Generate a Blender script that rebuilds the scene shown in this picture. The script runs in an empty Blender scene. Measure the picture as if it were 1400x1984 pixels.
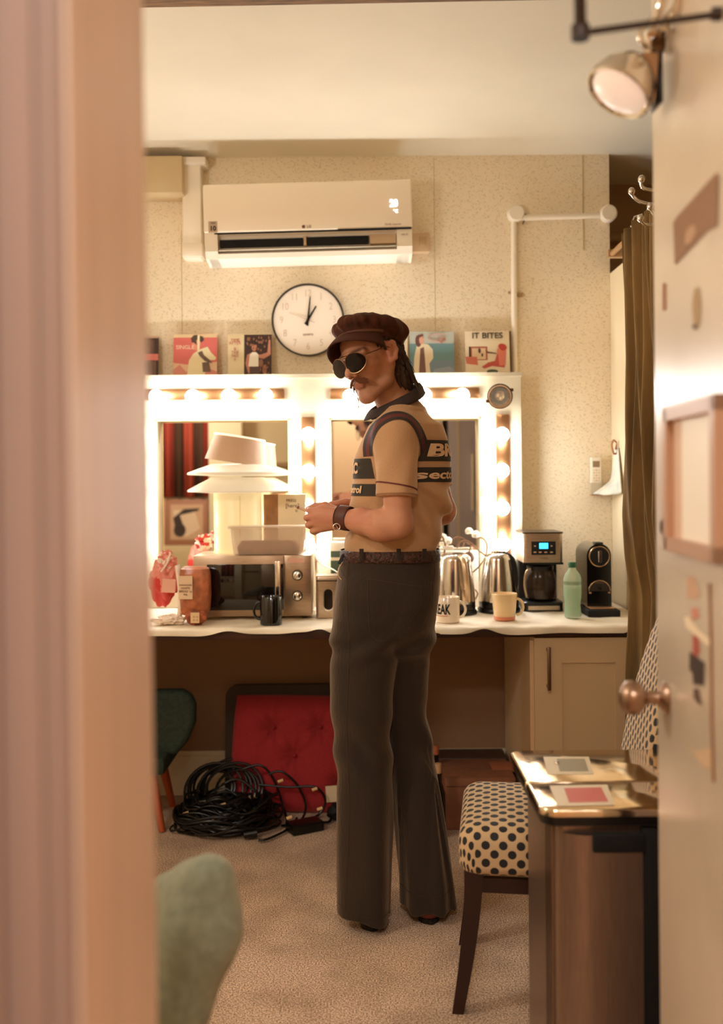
import bpy, bmesh, math, random
import numpy as np
from mathutils import Vector, Matrix, noise
from mathutils.bvhtree import BVHTree

scene = bpy.context.scene
COL = scene.collection
rng = random.Random(7)
PI = math.pi

# ---------------------------------------------------------------- camera
F_PX = 1929.0            # focal length in pixels of the 1400x1984 frame (35 mm lens)
EYE = 1.33               # eye height
HOR = 930.0              # horizon row
ROLL = math.radians(0.5)
cam_data = bpy.data.cameras.new('camera')
cam = bpy.data.objects.new('camera', cam_data); COL.objects.link(cam)
cam_data.sensor_fit = 'VERTICAL'; cam_data.sensor_height = 36.0
cam_data.lens = F_PX / 1984 * 36.0
cam_data.shift_y = -(992 - HOR) / 1984
cam_data.clip_start = 0.05
cam.matrix_world = Matrix.Translation((0, 0, EYE)) @ Matrix.Rotation(PI / 2, 4, 'X') @ Matrix.Rotation(-ROLL, 4, 'Z')
cam_data.dof.use_dof = True
cam_data.dof.focus_distance = 3.0
cam_data.dof.aperture_fstop = 2.0
scene.camera = cam

# ---------------------------------------------------------------- exposure, world, room lights
vs = scene.view_settings
vs.view_transform = 'Standard'; vs.look = 'None'; vs.gamma = 1.0; vs.use_curve_mapping = False
vs.exposure = 1.52
scene.cycles.use_denoising = True
scene.cycles.max_bounces = 10
scene.cycles.diffuse_bounces = 6
scene.cycles.transparent_max_bounces = 12
scene.cycles.sample_clamp_indirect = 6.0
world = bpy.data.worlds.new('world'); scene.world = world; world.use_nodes = True
wb = world.node_tree.nodes['Background']
wb.inputs[0].default_value = (1.0, 0.72, 0.5, 1); wb.inputs[1].default_value = 0.02

BULB_STRENGTH = 22.0
BULB_COLOR = (0.96, 1.0, 1.02)

def lamp(name, kind, loc, power, color, size=0.3, size_y=None, rot=(0, 0, 0)):
    d = bpy.data.lights.new(name, kind); d.energy = power; d.color = color
    if kind == 'AREA':
        d.size = size
        if size_y: d.shape = 'RECTANGLE'; d.size_y = size_y
    else:
        d.shadow_soft_size = size
    o = bpy.data.objects.new(name, d); o.location = loc; o.rotation_euler = rot; COL.objects.link(o)
    return o
# the corridor's own ceiling light, behind the photographer
lamp('corridor_ceiling_light', 'AREA', (-0.1, -0.35, 2.62), 13.0, (1.0, 0.97, 0.92), 0.4, 0.4)
# added fill light for the face and floor, at the left out of frame
lamp('room_fill_light', 'POINT', (-1.35, 1.85, 1.95), 11.5, (1.0, 0.97, 0.90), 0.12)

# ---------------------------------------------------------------- measuring helpers
def at(px, py, Y):
    """world point at distance Y seen at pixel (px, py) of the 1400x1984 photograph"""
    dx, dy = px - 700.0, py - HOR
    x = dx * math.cos(ROLL) - dy * math.sin(ROLL)
    y = dx * math.sin(ROLL) + dy * math.cos(ROLL)
    return Vector((x / F_PX * Y, Y, EYE - y / F_PX * Y))

# ---------------------------------------------------------------- materials
def lin(c):
    return tuple(((v / 255) / 12.92 if v / 255 <= 0.04045 else ((v / 255 + 0.055) / 1.055) ** 2.4) for v in c) + (1,)
MATS = {}
def mat(name, rgb, rough=0.5, metal=0.0, noise_amt=0.0, noise_scale=20.0, bump=0.0, bump_scale=60.0,
        emit=0.0, emit_rgb=None, trans=0.0, alpha=1.0, ior=1.45, coat=0.0, sheen=0.0, sss=0.0, stretch=None, spec=0.5, attr=None, rgb2=None):
    if name in MATS: return MATS[name]
    m = bpy.data.materials.new(name); m.use_nodes = True; MATS[name] = m
    nt = m.node_tree; b = nt.nodes['Principled BSDF']; L = nt.links
    b.inputs['Base Color'].default_value = lin(rgb)
    b.inputs['Roughness'].default_value = rough
    b.inputs['Metallic'].default_value = metal
    b.inputs['IOR'].default_value = ior
    b.inputs['Transmission Weight'].default_value = trans
    b.inputs['Alpha'].default_value = alpha
    b.inputs['Coat Weight'].default_value = coat
    b.inputs['Sheen Weight'].default_value = sheen; b.inputs['Sheen Tint'].default_value = (1, .72, .48, 1)
    b.inputs['Specular IOR Level'].default_value = spec
    if sss: b.inputs['Subsurface Weight'].default_value = sss; b.inputs['Subsurface Radius'].default_value = (0.02, 0.008, 0.004); b.inputs['Subsurface Scale'].default_value = 0.5
    if emit:
        b.inputs['Emission Color'].default_value = (*emit_rgb, 1) if emit_rgb else lin(rgb)
        b.inputs['Emission Strength'].default_value = emit
    tc = nt.nodes.new('ShaderNodeTexCoord'); mp = nt.nodes.new('ShaderNodeMapping')
    L.new(tc.outputs['Object'], mp.inputs['Vector'])
    if stretch: mp.inputs['Scale'].default_value = stretch
    src = None
    if attr:
        a = nt.nodes.new('ShaderNodeAttribute'); a.attribute_name = attr
        src = a.outputs['Color']; L.new(src, b.inputs['Base Color'])
    if noise_amt:
        n = nt.nodes.new('ShaderNodeTexNoise'); n.inputs['Scale'].default_value = noise_scale; n.inputs['Detail'].default_value = 5
        L.new(mp.outputs['Vector'], n.inputs['Vector'])
        mx = nt.nodes.new('ShaderNodeMix'); mx.data_type = 'RGBA'; mx.blend_type = 'MIX'
        r = nt.nodes.new('ShaderNodeMapRange'); r.inputs['From Min'].default_value = 0.35; r.inputs['From Max'].default_value = 0.65
        L.new(n.outputs['Fac'], r.inputs['Value']); L.new(r.outputs['Result'], mx.inputs['Factor'])
        c2 = rgb2 or tuple(max(0, v * (1 - noise_amt)) for v in rgb)
        if src is None:
            mx.inputs['A'].default_value = lin(rgb); mx.inputs['B'].default_value = lin(c2)
        else:
            L.new(src, mx.inputs['A'])
            mm = nt.nodes.new('ShaderNodeMix'); mm.data_type = 'RGBA'; mm.blend_type = 'MULTIPLY'; mm.inputs['Factor'].default_value = 1
            L.new(src, mm.inputs['A']); mm.inputs['B'].default_value = (1 - noise_amt,) * 3 + (1,)
            L.new(mm.outputs['Result'], mx.inputs['B'])
        L.new(mx.outputs['Result'], b.inputs['Base Color'])
    if bump:
        n2 = nt.nodes.new('ShaderNodeTexNoise'); n2.inputs['Scale'].default_value = bump_scale; n2.inputs['Detail'].default_value = 4
        L.new(mp.outputs['Vector'], n2.inputs['Vector'])
        bp = nt.nodes.new('ShaderNodeBump'); bp.inputs['Strength'].default_value = bump; bp.inputs['Distance'].default_value = 0.01
        L.new(n2.outputs['Fac'], bp.inputs['Height']); L.new(bp.outputs['Normal'], b.inputs['Normal'])
    return m

def wallpaper_mat():
    m = bpy.data.materials.new('flecked_wallpaper'); m.use_nodes = True
    nt = m.node_tree; b = nt.nodes['Principled BSDF']; L = nt.links
    b.inputs['Roughness'].default_value = 0.7
    tc = nt.nodes.new('ShaderNodeTexCoord'); mp = nt.nodes.new('ShaderNodeMapping')
    mp.inputs['Rotation'].default_value = (0, 0.6, 0); mp.inputs['Scale'].default_value = (1, 1, 1.7)
    L.new(tc.outputs['Object'], mp.inputs['Vector'])
    v = nt.nodes.new('ShaderNodeTexVoronoi'); v.inputs['Scale'].default_value = 88
    L.new(mp.outputs['Vector'], v.inputs['Vector'])
    r = nt.nodes.new('ShaderNodeMapRange'); r.inputs['From Min'].default_value = 0.12; r.inputs['From Max'].default_value = 0.42
    L.new(v.outputs['Distance'], r.inputs['Value'])
    n = nt.nodes.new('ShaderNodeTexNoise'); n.inputs['Scale'].default_value = 90; n.inputs['Detail'].default_value = 3
    L.new(mp.outputs['Vector'], n.inputs['Vector'])
    r2 = nt.nodes.new('ShaderNodeMapRange'); r2.inputs['From Min'].default_value = 0.42; r2.inputs['From Max'].default_value = 0.6
    L.new(n.outputs['Fac'], r2.inputs['Value'])
    mu = nt.nodes.new('ShaderNodeMath'); mu.operation = 'MAXIMUM'
    L.new(r.outputs['Result'], mu.inputs[0]); L.new(r2.outputs['Result'], mu.inputs[1])
    mx = nt.nodes.new('ShaderNodeMix'); mx.data_type = 'RGBA'
    mx.inputs['A'].default_value = lin((202, 180, 142)); mx.inputs['B'].default_value = lin((240, 224, 194))
    L.new(mu.outputs[0], mx.inputs['Factor']); L.new(mx.outputs['Result'], b.inputs['Base Color'])
    bp = nt.nodes.new('ShaderNodeBump'); bp.inputs['Strength'].default_value = 0.25; bp.inputs['Distance'].default_value = 0.004
    L.new(mu.outputs[0], bp.inputs['Height']); L.new(bp.outputs['Normal'], b.inputs['Normal'])
    MATS['wallpaper'] = m
    return m

def carpet_mat():
    m = bpy.data.materials.new('beige_carpet'); m.use_nodes = True
    nt = m.node_tree; b = nt.nodes['Principled BSDF']; L = nt.links
    b.inputs['Roughness'].default_value = 0.95; b.inputs['Sheen Weight'].default_value = 0.2; b.inputs['Specular IOR Level'].default_value = 0.1
    tc = nt.nodes.new('ShaderNodeTexCoord')
    n = nt.nodes.new('ShaderNodeTexNoise'); n.inputs["Scale"].default_value = 230; n.inputs['Detail'].default_value = 2; n.inputs['Roughness'].default_value = 0.7
    n3 = nt.nodes.new('ShaderNodeTexNoise'); n3.inputs['Scale'].default_value = 5; n3.inputs['Detail'].default_value = 4
    L.new(tc.outputs['Object'], n.inputs['Vector']); L.new(tc.outputs['Object'], n3.inputs['Vector'])
    cr = nt.nodes.new('ShaderNodeValToRGB')
    cr.color_ramp.elements[0].position = 0.41; cr.color_ramp.elements[0].color = lin((138, 104, 78))
    cr.color_ramp.elements[1].position = 0.60; cr.color_ramp.elements[1].color = lin((252, 218, 186))
    L.new(n.outputs['Fac'], cr.inputs['Fac'])
    mx = nt.nodes.new('ShaderNodeMix'); mx.data_type = 'RGBA'; mx.blend_type = 'MULTIPLY'
    r = nt.nodes.new('ShaderNodeMapRange'); r.inputs['From Min'].default_value = 0.35; r.inputs['From Max'].default_value = 0.6
    L.new(n3.outputs['Fac'], r.inputs['Value']); 
    cr2 = nt.nodes.new('ShaderNodeValToRGB'); cr2.color_ramp.elements[0].color = (0.72, 0.70, 0.68, 1); cr2.color_ramp.elements[1].color = (1, 1, 1, 1)
    L.new(r.outputs['Result'], cr2.inputs['Fac'])
    mx.inputs['Factor'].default_value = 1; L.new(cr.outputs['Color'], mx.inputs['A']); L.new(cr2.outputs['Color'], mx.inputs['B'])
    L.new(mx.outputs['Result'], b.inputs['Base Color'])
    bp = nt.nodes.new('ShaderNodeBump'); bp.inputs['Strength'].default_value = 0.6; bp.inputs['Distance'].default_value = 0.004
    L.new(n.outputs['Fac'], bp.inputs['Height']); L.new(bp.outputs['Normal'], b.inputs['Normal'])
    return m

WHITE = mat('white_painted_board', (190, 174, 146), 0.6)
CEIL = mat('cream_ceiling_paint', (238, 229, 208), 0.8, noise_amt=0.03, noise_scale=2)
PAPER = wallpaper_mat()
CARPET = carpet_mat()
TRIM = mat('gloss_cream_paint', (228, 212, 184), 0.35)
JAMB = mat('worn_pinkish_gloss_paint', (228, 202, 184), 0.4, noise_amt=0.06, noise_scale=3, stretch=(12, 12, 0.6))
DOORP = mat('gloss_door_paint', (230, 212, 188), 0.34, noise_amt=0.08, noise_scale=2.5, coat=1.0)
DOORP.node_tree.nodes['Principled BSDF'].inputs['Coat Roughness'].default_value = 0.26; DOORP.node_tree.nodes['Principled BSDF'].inputs['Coat IOR'].default_value = 1.8
BROWNW = mat('dark_brown_wood_edge', (78, 46, 32), 0.4, noise_amt=0.3, noise_scale=8, stretch=(1, 6, 6))
CAB = mat('beige_cabinet_board', (228, 198, 156), 0.45)
CHROME = mat('chrome', (240, 234, 226), 0.1, 1.0)
STEEL = mat('brushed_steel', (206, 184, 160), 0.36, 1.0, noise_amt=0.12, noise_scale=60, stretch=(0.6, 0.6, 12))
BLACK = mat('black_plastic', (16, 14, 13), 0.3)
MATTEBLACK = mat('matt_black', (14, 12, 11), 0.7)
ACW = mat('white_plastic', (244, 232, 212), 0.35)
SLOT = mat('dark_slot', (10, 8, 7), 0.8)
MIRROR = mat('mirror_glass', (226, 222, 212), 0.015, 1.0)
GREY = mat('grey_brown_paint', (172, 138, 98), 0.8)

# ---------------------------------------------------------------- mesh builder
class MB:
    def __init__(self): self.v = []; self.f = []; self.mi = []
    def add(self, vs, fs, m=0):
        o = len(self.v); self.v += [tuple(p) for p in vs]
        self.f += [tuple(i + o for i in f) for f in fs]; self.mi += [m] * len(fs); return self
    def box(self, c, s, m=0, rot=None, bev=0.0, seg=2):
        bm = bmesh.new(); bmesh.ops.create_cube(bm, size=1.0)
        bmesh.ops.scale(bm, vec=s, verts=bm.verts)
        if bev: bmesh.ops.bevel(bm, geom=bm.edges[:], offset=bev, segments=seg, affect='EDGES', profile=0.5)
        M = Matrix.Translation(c) @ (rot.to_4x4() if rot is not None else Matrix.Identity(4))
        bm.verts.index_update()
        self.add([M @ v.co for v in bm.verts], [[v.index for v in f.verts] for f in bm.faces], m); bm.free(); return self
    def box2(self, a, b, m=0, bev=0.0):
        a = Vector(a); b = Vector(b); s = b - a
        return self.box((a + b) / 2, (abs(s.x), abs(s.y), abs(s.z)), m, bev=bev)
    def lathe(self, prof, c=(0, 0, 0), seg=32, m=0, rot=None, sx=1, sy=1, cap=True):
        vs = []; fs = []; n = len(prof)
        for r, z in prof:
            for k in range(seg):
                a = 2 * PI * k / seg; vs.append(Vector((r * math.cos(a) * sx, r * math.sin(a) * sy, z)))
        for i in range(n - 1):
            for k in range(seg):
                k2 = (k + 1) % seg; fs.append((i * seg + k, i * seg + k2, (i + 1) * seg + k2, (i + 1) * seg + k))
        if cap:
            fs.append(tuple(reversed(range(seg)))); fs.append(tuple((n - 1) * seg + k for k in range(seg)))
        R = rot if rot is not None else Matrix.Identity(3)
        self.add([R @ v + Vector(c) for v in vs], fs, m); return self
    def cyl(self, p0, p1, r0, r1=None, seg=16, m=0):
        p0 = Vector(p0); p1 = Vector(p1); r1 = r0 if r1 is None else r1; d = p1 - p0
        R = d.to_track_quat('Z', 'Y').to_matrix()
        return self.lathe([(r0, 0), (r1, d.length)], p0, seg, m, R)
    def tube(self, pts, r, seg=8, m=0, closed=False, flat=1.0):
        pts = [Vector(p) for p in pts]; n = len(pts); vs = []; fs = []
        up = Vector((0, 0, 1)); prev = None
        for i, p in enumerate(pts):
            if closed: t = pts[(i + 1) % n] - pts[i - 1]
            else: t = pts[min(i + 1, n - 1)] - pts[max(i - 1, 0)]
            t.normalize()
            if prev is None:
                a = t.cross(up)
                if a.length < 0.05: a = t.cross(Vector((1, 0, 0)))
            else: a = prev - t * prev.dot(t)
            a.normalize(); prev = a; b = t.cross(a)
            rr = r[i] if isinstance(r, (list, tuple)) else r
            for k in range(seg):
                q = 2 * PI * k / seg; vs.append(p + a * rr * math.cos(q) + b * rr * flat * math.sin(q))
        m2 = n if closed else n - 1
        for i in range(m2):
            j = (i + 1) % n
            for k in range(seg):
                k2 = (k + 1) % seg; fs.append((i * seg + k, i * seg + k2, j * seg + k2, j * seg + k))
        if not closed: fs.append(tuple(reversed(range(seg)))); fs.append(tuple((n - 1) * seg + k for k in range(seg)))
        self.add(vs, fs, m); return self
    def prism(self, poly, d, m=0):
        """poly: list of 3D points (planar), extruded by vector d"""
        n = len(poly); d = Vector(d); a = [Vector(p) for p in poly]; b = [p + d for p in a]
        fs = [tuple(range(n)), tuple(reversed(range(n, 2 * n)))] + [(i, n + i, n + (i + 1) % n, (i + 1) % n) for i in range(n)]
        self.add(a + b, fs, m); return self
    def grid(self, nu, nv, fn, m=0, closed=False):
        vs = [fn(i / (nu if closed else nu - 1), j / (nv - 1)) for j in range(nv) for i in range(nu)]; fs = []
        for j in range(nv - 1):
            for i in range(nu if closed else nu - 1):
                i2 = (i + 1) % nu; fs.append((j * nu + i, j * nu + i2, (j + 1) * nu + i2, (j + 1) * nu + i))
        self.add(vs, fs, m); return self
    def sphere(self, c, r, m=0, seg=20, rings=12, sx=1, sy=1, sz=1, rot=None):
        prof = [(max(1e-5, r * math.sin(PI * k / rings)), -r * math.cos(PI * k / rings) * sz) for k in range(rings + 1)]
        return self.lathe(prof, c, seg, m, rot, sx, sy)
    def build(self, name, mats, parent=None, smooth=True, ang=40, origin=None, label=None, thick=None):
        me = bpy.data.meshes.new(name)
        o3 = Vector(origin) if origin is not None else None
        me.from_pydata([tuple(Vector(p) - o3) for p in self.v] if o3 is not None else self.v, [], self.f)
        if not isinstance(mats, (list, tuple)): mats = [mats]
        for mt in mats: me.materials.append(mt)
        me.polygons.foreach_set('material_index', self.mi)
        bm = bmesh.new(); bm.from_mesh(me); bmesh.ops.recalc_face_normals(bm, faces=bm.faces); bm.to_mesh(me); bm.free()
        if smooth:
            me.polygons.foreach_set('use_smooth', [True] * len(me.polygons)); me.set_sharp_from_angle(angle=math.radians(ang))
        me.update()
        ob = bpy.data.objects.new(name, me); COL.objects.link(ob)
        if o3 is not None: ob.location = o3
        if parent is not None:
            ob.parent = parent
            ob.matrix_parent_inverse = Matrix.Translation(parent.location).inverted() if parent.get('_abs') else Matrix.Identity(4)
        if label: ob['label'] = label
        if thick:
            md = ob.modifiers.new('thickness', 'SOLIDIFY'); md.thickness = thick; md.offset = 0
        return ob

def thing(name, label, cat, loc=(0, 0, 0), group=None):
    """an Empty at the base of a thing; its parts are built in world coordinates"""
    o = bpy.data.objects.new(name, None); o.empty_display_size = 0.05; COL.objects.link(o); o.location = loc
    o['label'] = label; o['category'] = cat; o['_abs'] = 1
    if group: o['group'] = group
    return o
def tag(o, label, cat, group=None, kind=None):
    o['label'] = label; o['category'] = cat
    if group: o['group'] = group
    if kind: o['kind'] = kind
    return o
def struct(o, label=None):
    o['kind'] = 'structure'
    if label: o['label'] = label
    return o
FONTS = {}
def text_mesh(s, size, M, mat_, name='lettering', parent=None, bold=0.0, sx=1.0, extrude=0.0004, align='CENTER', label=None, mapper=None, spacing=1.0):
    cu = bpy.data.curves.new(name + '_curve', 'FONT'); cu.body = s; cu.size = size; cu.align_x = align; cu.align_y = 'CENTER'
    cu.extrude = extrude; cu.offset = bold; cu.resolution_u = 3; cu.space_character = spacing
    tmp = bpy.data.objects.new('tmp_text', cu); COL.objects.link(tmp)
    bpy.context.view_layer.update()
    ev = tmp.evaluated_get(bpy.context.evaluated_depsgraph_get()); me = bpy.data.meshes.new_from_object(ev)
    bpy.data.objects.remove(tmp); bpy.data.curves.remove(cu)
    if mapper:
        bm = bmesh.new(); bm.from_mesh(me)
        for v in bm.verts: v.co = mapper(v.co.x * sx, v.co.y, v.co.z)
        bm.to_mesh(me); bm.free()
    else:
        me.transform(M @ Matrix.Scale(sx, 4, (1, 0, 0)))
    me.materials.clear(); me.materials.append(mat_); me.name = name
    ob = bpy.data.objects.new(name, me); COL.objects.link(ob)
    if parent is not None:
        ob.parent = parent; ob.matrix_parent_inverse = Matrix.Translation(parent.location).inverted() if parent.get('_abs') else Matrix.Identity(4)
    if label: ob['label'] = label
    return ob
# text facing the camera side of the room (-Y): x right, y up
FACE = lambda c, r=0.0: Matrix.Translation(c) @ Matrix.Rotation(r, 4, 'Y') @ Matrix.Rotation(PI / 2, 4, 'X')

# ================================================================ STRUCTURE
YB, ZC = 4.24, 2.708          # back wall, ceiling
XL, XR = -2.2, 2.0
YF0, YF1 = 0.735, 0.985       # front wall: corridor face, room face
JX0, JX1 = -0.212, 0.495       # doorway
FL = MB().box2((XL - .2, -2.2, -0.1), (XR + .2, 4.9, 0)).build('floor', CARPET); struct(FL, 'speckled beige carpet floor')
CE = MB().box2((XL - .2, -2.2, ZC), (XR + .2, 4.9, ZC + .1)).build('ceiling', CEIL); struct(CE, 'plain cream ceiling')
XC = 1.065
w = MB(); w.box2((XL, YB, 0), (XC, YB + .5, ZC)); struct(w.build('wall_back', PAPER, smooth=False), 'flecked cream wallpaper wall')
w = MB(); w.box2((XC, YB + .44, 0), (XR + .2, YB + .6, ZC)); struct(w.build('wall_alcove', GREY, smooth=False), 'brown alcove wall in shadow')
w = MB(); w.box2((XL - .2, YF0, 0), (XL, YB + .5, ZC)); struct(w.build('wall_left', PAPER, smooth=False))
w = MB(); w.box2((XR, YF0, 0), (XR + .2, YB + .6, ZC)); struct(w.build('wall_right', mat('cream_wall_paint', (222, 200, 160), .8), smooth=False))
HEAD = 2.26
w = MB()
w.box2((XL, YF0 + .02, 0), (JX0 - .02, YF1, ZC)); w.box2((JX1 + .02, YF0 + .02, 0), (XR, YF1, ZC)); w.box2((JX0 - .02, YF0 + .02, HEAD + .02), (JX1 + .02, YF1, ZC))
struct(w.build('wall_front', mat('front_wall_paint', (214, 190, 148), .8), smooth=False))
# door lining and architrave (the blurred foreground on the left)
def lean(x, z): return x - 0.006 * (z - EYE)
d1 = MB()
def vstrip(mb, x0, x1, y0, y1, m=0, z1=HEAD):
    vs = []
    for z in (0, z1):
        vs += [(lean(x0, z), y0, z), (lean(x1, z), y0, z), (lean(x1, z), y1, z), (lean(x0, z), y1, z)]
    mb.add(vs, [(0, 1, 2, 3), (4, 7, 6, 5), (0, 4, 5, 1), (1, 5, 6, 2), (2, 6, 7, 3), (3, 7, 4, 0)], m)
vstrip(d1, JX0 - .02, JX0, YF0 + .0, YF1 + .012)
struct(d1.build('trim_1', JAMB, smooth=False), 'painted doorway lining blurred at the left')
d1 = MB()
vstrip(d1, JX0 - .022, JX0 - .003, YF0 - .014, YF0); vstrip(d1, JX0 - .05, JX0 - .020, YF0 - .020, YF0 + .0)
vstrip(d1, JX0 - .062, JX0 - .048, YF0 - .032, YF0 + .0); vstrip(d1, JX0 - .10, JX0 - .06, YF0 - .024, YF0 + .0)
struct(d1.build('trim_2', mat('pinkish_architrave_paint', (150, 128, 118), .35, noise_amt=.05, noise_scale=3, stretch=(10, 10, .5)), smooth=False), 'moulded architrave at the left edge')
d1 = MB(); d1.box2((JX1, YF0, 0), (JX1 + .02, YF1 + .012, HEAD)); d1.box2((JX0 - .02, YF0, HEAD), (JX1 + .02, YF1 + .012, HEAD + .02))
d1.box2((JX1 + .003, YF0 - .02, 0), (JX1 + .1, YF0 + .02, HEAD)); d1.box2((JX0 - .1, YF0 - .02, HEAD), (JX1 + .1, YF0 + .019, HEAD + .1))
struct(d1.build('trim_3', JAMB, smooth=False))
# corridor behind the photographer
w = MB(); w.box2((-1.25, -2.0, 0), (-1.15, YF0 + .02, ZC)); w.box2((1.15, -2.0, 0), (1.25, YF0 + .02, ZC)); w.box2((-1.25, -1.1, 0), (1.25, -1.0, ZC))
struct(w.build('wall_corridor', mat('corridor_paint', (214, 184, 146), .8), smooth=False))
# ceiling beam with a lighter strip under it
w = MB(); yl, yr = 2.50, 2.44
zb = 2.566
w.add([(XL, yl, zb), (XR, yr - .03, zb), (XR, yr + .1, zb), (XL, yl + .13, zb), (XL, yl, ZC), (XR, yr - .03, ZC), (XR, yr + .1, ZC), (XL, yl + .13, ZC)],
      [(0, 3, 2, 1), (0, 1, 5, 4), (2, 3, 7, 6), (1, 2, 6, 5), (0, 4, 7, 3)])
struct(w.build('trim_4', mat('brown_beam', (150, 112, 74), .7, noise_amt=.3, noise_scale=14, stretch=(1, 10, 30)), smooth=False), 'brown ceiling beam along the top edge')
w = MB()
w.add([(XL, yl - .02, zb - .004), (XR, yr - .05, zb - .004), (XR, yr + .02, zb - .004), (XL, yl + .05, zb - .004), (XL, yl - .02, zb + .012), (XR, yr - .05, zb + .012), (XR, yr + .02, zb + .012), (XL, yl + .05, zb + .012)],
      [(0, 3, 2, 1), (0, 1, 5, 4), (2, 3, 7, 6), (1, 2, 6, 5), (4, 5, 6, 7), (0, 4, 7, 3)])
struct(w.build('trim_5', TRIM, smooth=False), 'thin pale strip under the ceiling beam')
# skirting board under the desk
w = MB(); w.box2((XL, YB - .018, 0), (XC, YB, .165)); w.box2((XL, YB - .012, .165), (XC, YB, .185))
struct(w.build('baseboard_back', TRIM, smooth=False), 'painted skirting board under the desk')
w = MB(); w.box2((XL, YB - .006, .185), (XC, YB - .0005, .80)); struct(w.build('trim_9', mat('brown_panel_paint', (150, 116, 86), .75), smooth=False), 'plain brown panel under the desk')
# upper boxing and wallpaper seams
p = at(840, 300, YB); w = MB(); w.box((p.x, YB - .0006, 1.9), (.002, .0012, 1.6)); p = at(350, 300, YB); w.box((p.x, YB - .0006, 1.75), (.0025, .0012, 1.3))
p = at(1128, 300, YB); w.box((p.x, YB - .0015, 2.5), (.004, .003, .4))
struct(w.build('trim_6', mat('seam_shade', (196, 176, 132), .8), smooth=False), 'faint vertical wallpaper seams')
# white partition of the changing cubicle, right of the counter
w = MB(); w.box2((XC + .0, 2.7, 0), (XC + .022, YB - .001, 2.2)); struct(w.build('wall_partition', mat('cream_partition_board', (232, 214, 178), .55), smooth=False), 'cream partition board beside the curtain')
w = MB(); w.cyl((XC, YB + .40, EYE + 1.115), (XR, YB + .40, EYE + 1.115), .018); struct(w.build('trim_7', GREY), 'pipe across the alcove')
# mirror-side things on the front wall are built further down

# ================================================================ MIRROR UNIT
YM = 4.135       # face of the white frame
sM = F_PX / YM
zt = at(616, 730, YM - .01).z
ZCT = 0.80       # counter top
def xz(px, py, Y=YM): q = at(px, py, Y); return q.x, q.z
mx0 = xz(222, 900)[0]; mx1 = xz(1010, 900)[0]
ml = (xz(303, 900)[0], xz(560, 900)[0]); mr = (xz(640, 900)[0], xz(930, 900)[0])
mtop = xz(600, 811)[1]; mbot = ZCT + .10
U = thing('lit_mirror_unit', 'white double dressing room mirror surround with rows of round bulbs', 'mirror', (0, YM, ZCT))
b = MB()
b.box2((mx0, YM, mtop), (mx1, YB - .001, zt)); b.box2((mx0, YM, ZCT + .006), (mx1, YB - .001, mbot))
b.box2((mx0, YM, mbot), (ml[0], YB - .001, mtop)); b.box2((ml[1], YM, mbot), (mr[0], YB - .001, mtop)); b.box2((mr[1], YM, mbot), (mx1, YB - .001, mtop))
b.build('surround', WHITE, U, smooth=False)
b = MB()
for a, c in (ml, mr):
    for x0, x1, z0, z1 in ((a - .004, c + .004, mtop - .006, mtop + .006), (a - .006, a + .004, mbot, mtop), (c - .004, c + .006, mbot, mtop)):
        b.box2((x0, YM - .004, z0), (x1, YM + .01, z1))
b.build('mirror_bead', mat('beige_bead', (214, 186, 142), .5), U, smooth=False)
for a, c in (ml, mr):
    MB().box2((a, YM + .060, mbot), (c, YM + .064, mtop)).build('mirror_pane', MIRROR, U, smooth=False)
b = MB(); b.box2((mx0 - .004, YM - .014, zt - .004), (mx1 + .004, YB - .001, zt + .012)); b.build('ledge', WHITE, U, smooth=False)
STRIP = mat('polished_bronze_strip', (168, 122, 82), .38, 1.0)
BULB = mat('lit_bulb_glass', (255, 250, 240), .3, emit=BULB_STRENGTH, emit_rgb=BULB_COLOR)
ZSTRIP = [(252, 551, 766, 'h'), (640, 928, 764, 'h'), (597, 0, 808, 'v'), (973, 0, 803, 'v'), (260, 0, 810, 'v')]
bulbs = []
for i, (p0, p1, py, k) in enumerate(ZSTRIP):
    b = MB()
    if k == 'h':
        x0, z = xz(p0, py); x1, _ = xz(p1, py)
        b.box(((x0 + x1) / 2, YM - .009, z), (x1 - x0, .018, .044), bev=.006)
    else:
        x, z1 = xz(p0, py); z0 = ZCT + .16
        b.box((x, YM - .009, (z0 + z1) / 2), (.055, .018, z1 - z0), bev=.006)
    b.build('light_strip', STRIP, U)
bp = [(302, 769), (373, 769), (443, 768), (514, 767), (678, 768), (750, 767), (822, 766), (895, 766)]
bp += [(597, 842), (597, 914), (597, 985), (597, 1059), (972, 842), (972, 912), (973, 985), (975, 1055), (260, 842), (260, 913), (260, 984), (260, 1056)]
bulb0 = None
for px, py in bp:
    q = at(px, py, YM - .062)
    if bulb0 is None:
        e = bpy.data.objects.new('light_bulb', None)
        b = MB(); b.sphere((0, 0, 0), .0295, seg=24, rings=14); me_b = b.build('light_bulb', BULB, U); me_b.location = q; bulb0 = me_b
        me_b.matrix_parent_inverse = Matrix.Translation(U.location).inverted()
        c = MB(); c.cyl((0, .022, 0), (0, .047, 0), .014); sk0 = c.build('socket', CHROME, me_b)
    else:
        o = bulb0.copy(); COL.objects.link(o); o.location = q
        s = sk0.copy(); COL.objects.link(s); s.parent = o
def lthing(name, label, cat, loc, rot=(0, 0, 0), group=None):
    o = thing(name, label, cat, loc, group); del o['_abs']; o.rotation_euler = rot; return o
def pic(name, ob_parent, polys, colors, y):
    """flat print made of polygons; polys: list of (material, [(x,z)..]) in parent coordinates, each a hair further out"""
    mats = []; b = MB()
    for i, (m, pts) in enumerate(polys):
        if m not in mats: mats.append(m)
        yy = y - .00025 * (i + 1)
        b.add([(x, yy, z) for x, z in pts], [tuple(range(len(pts)))], mats.index(m))
    return b.build(name, mats, ob_parent, smooth=False)
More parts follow.
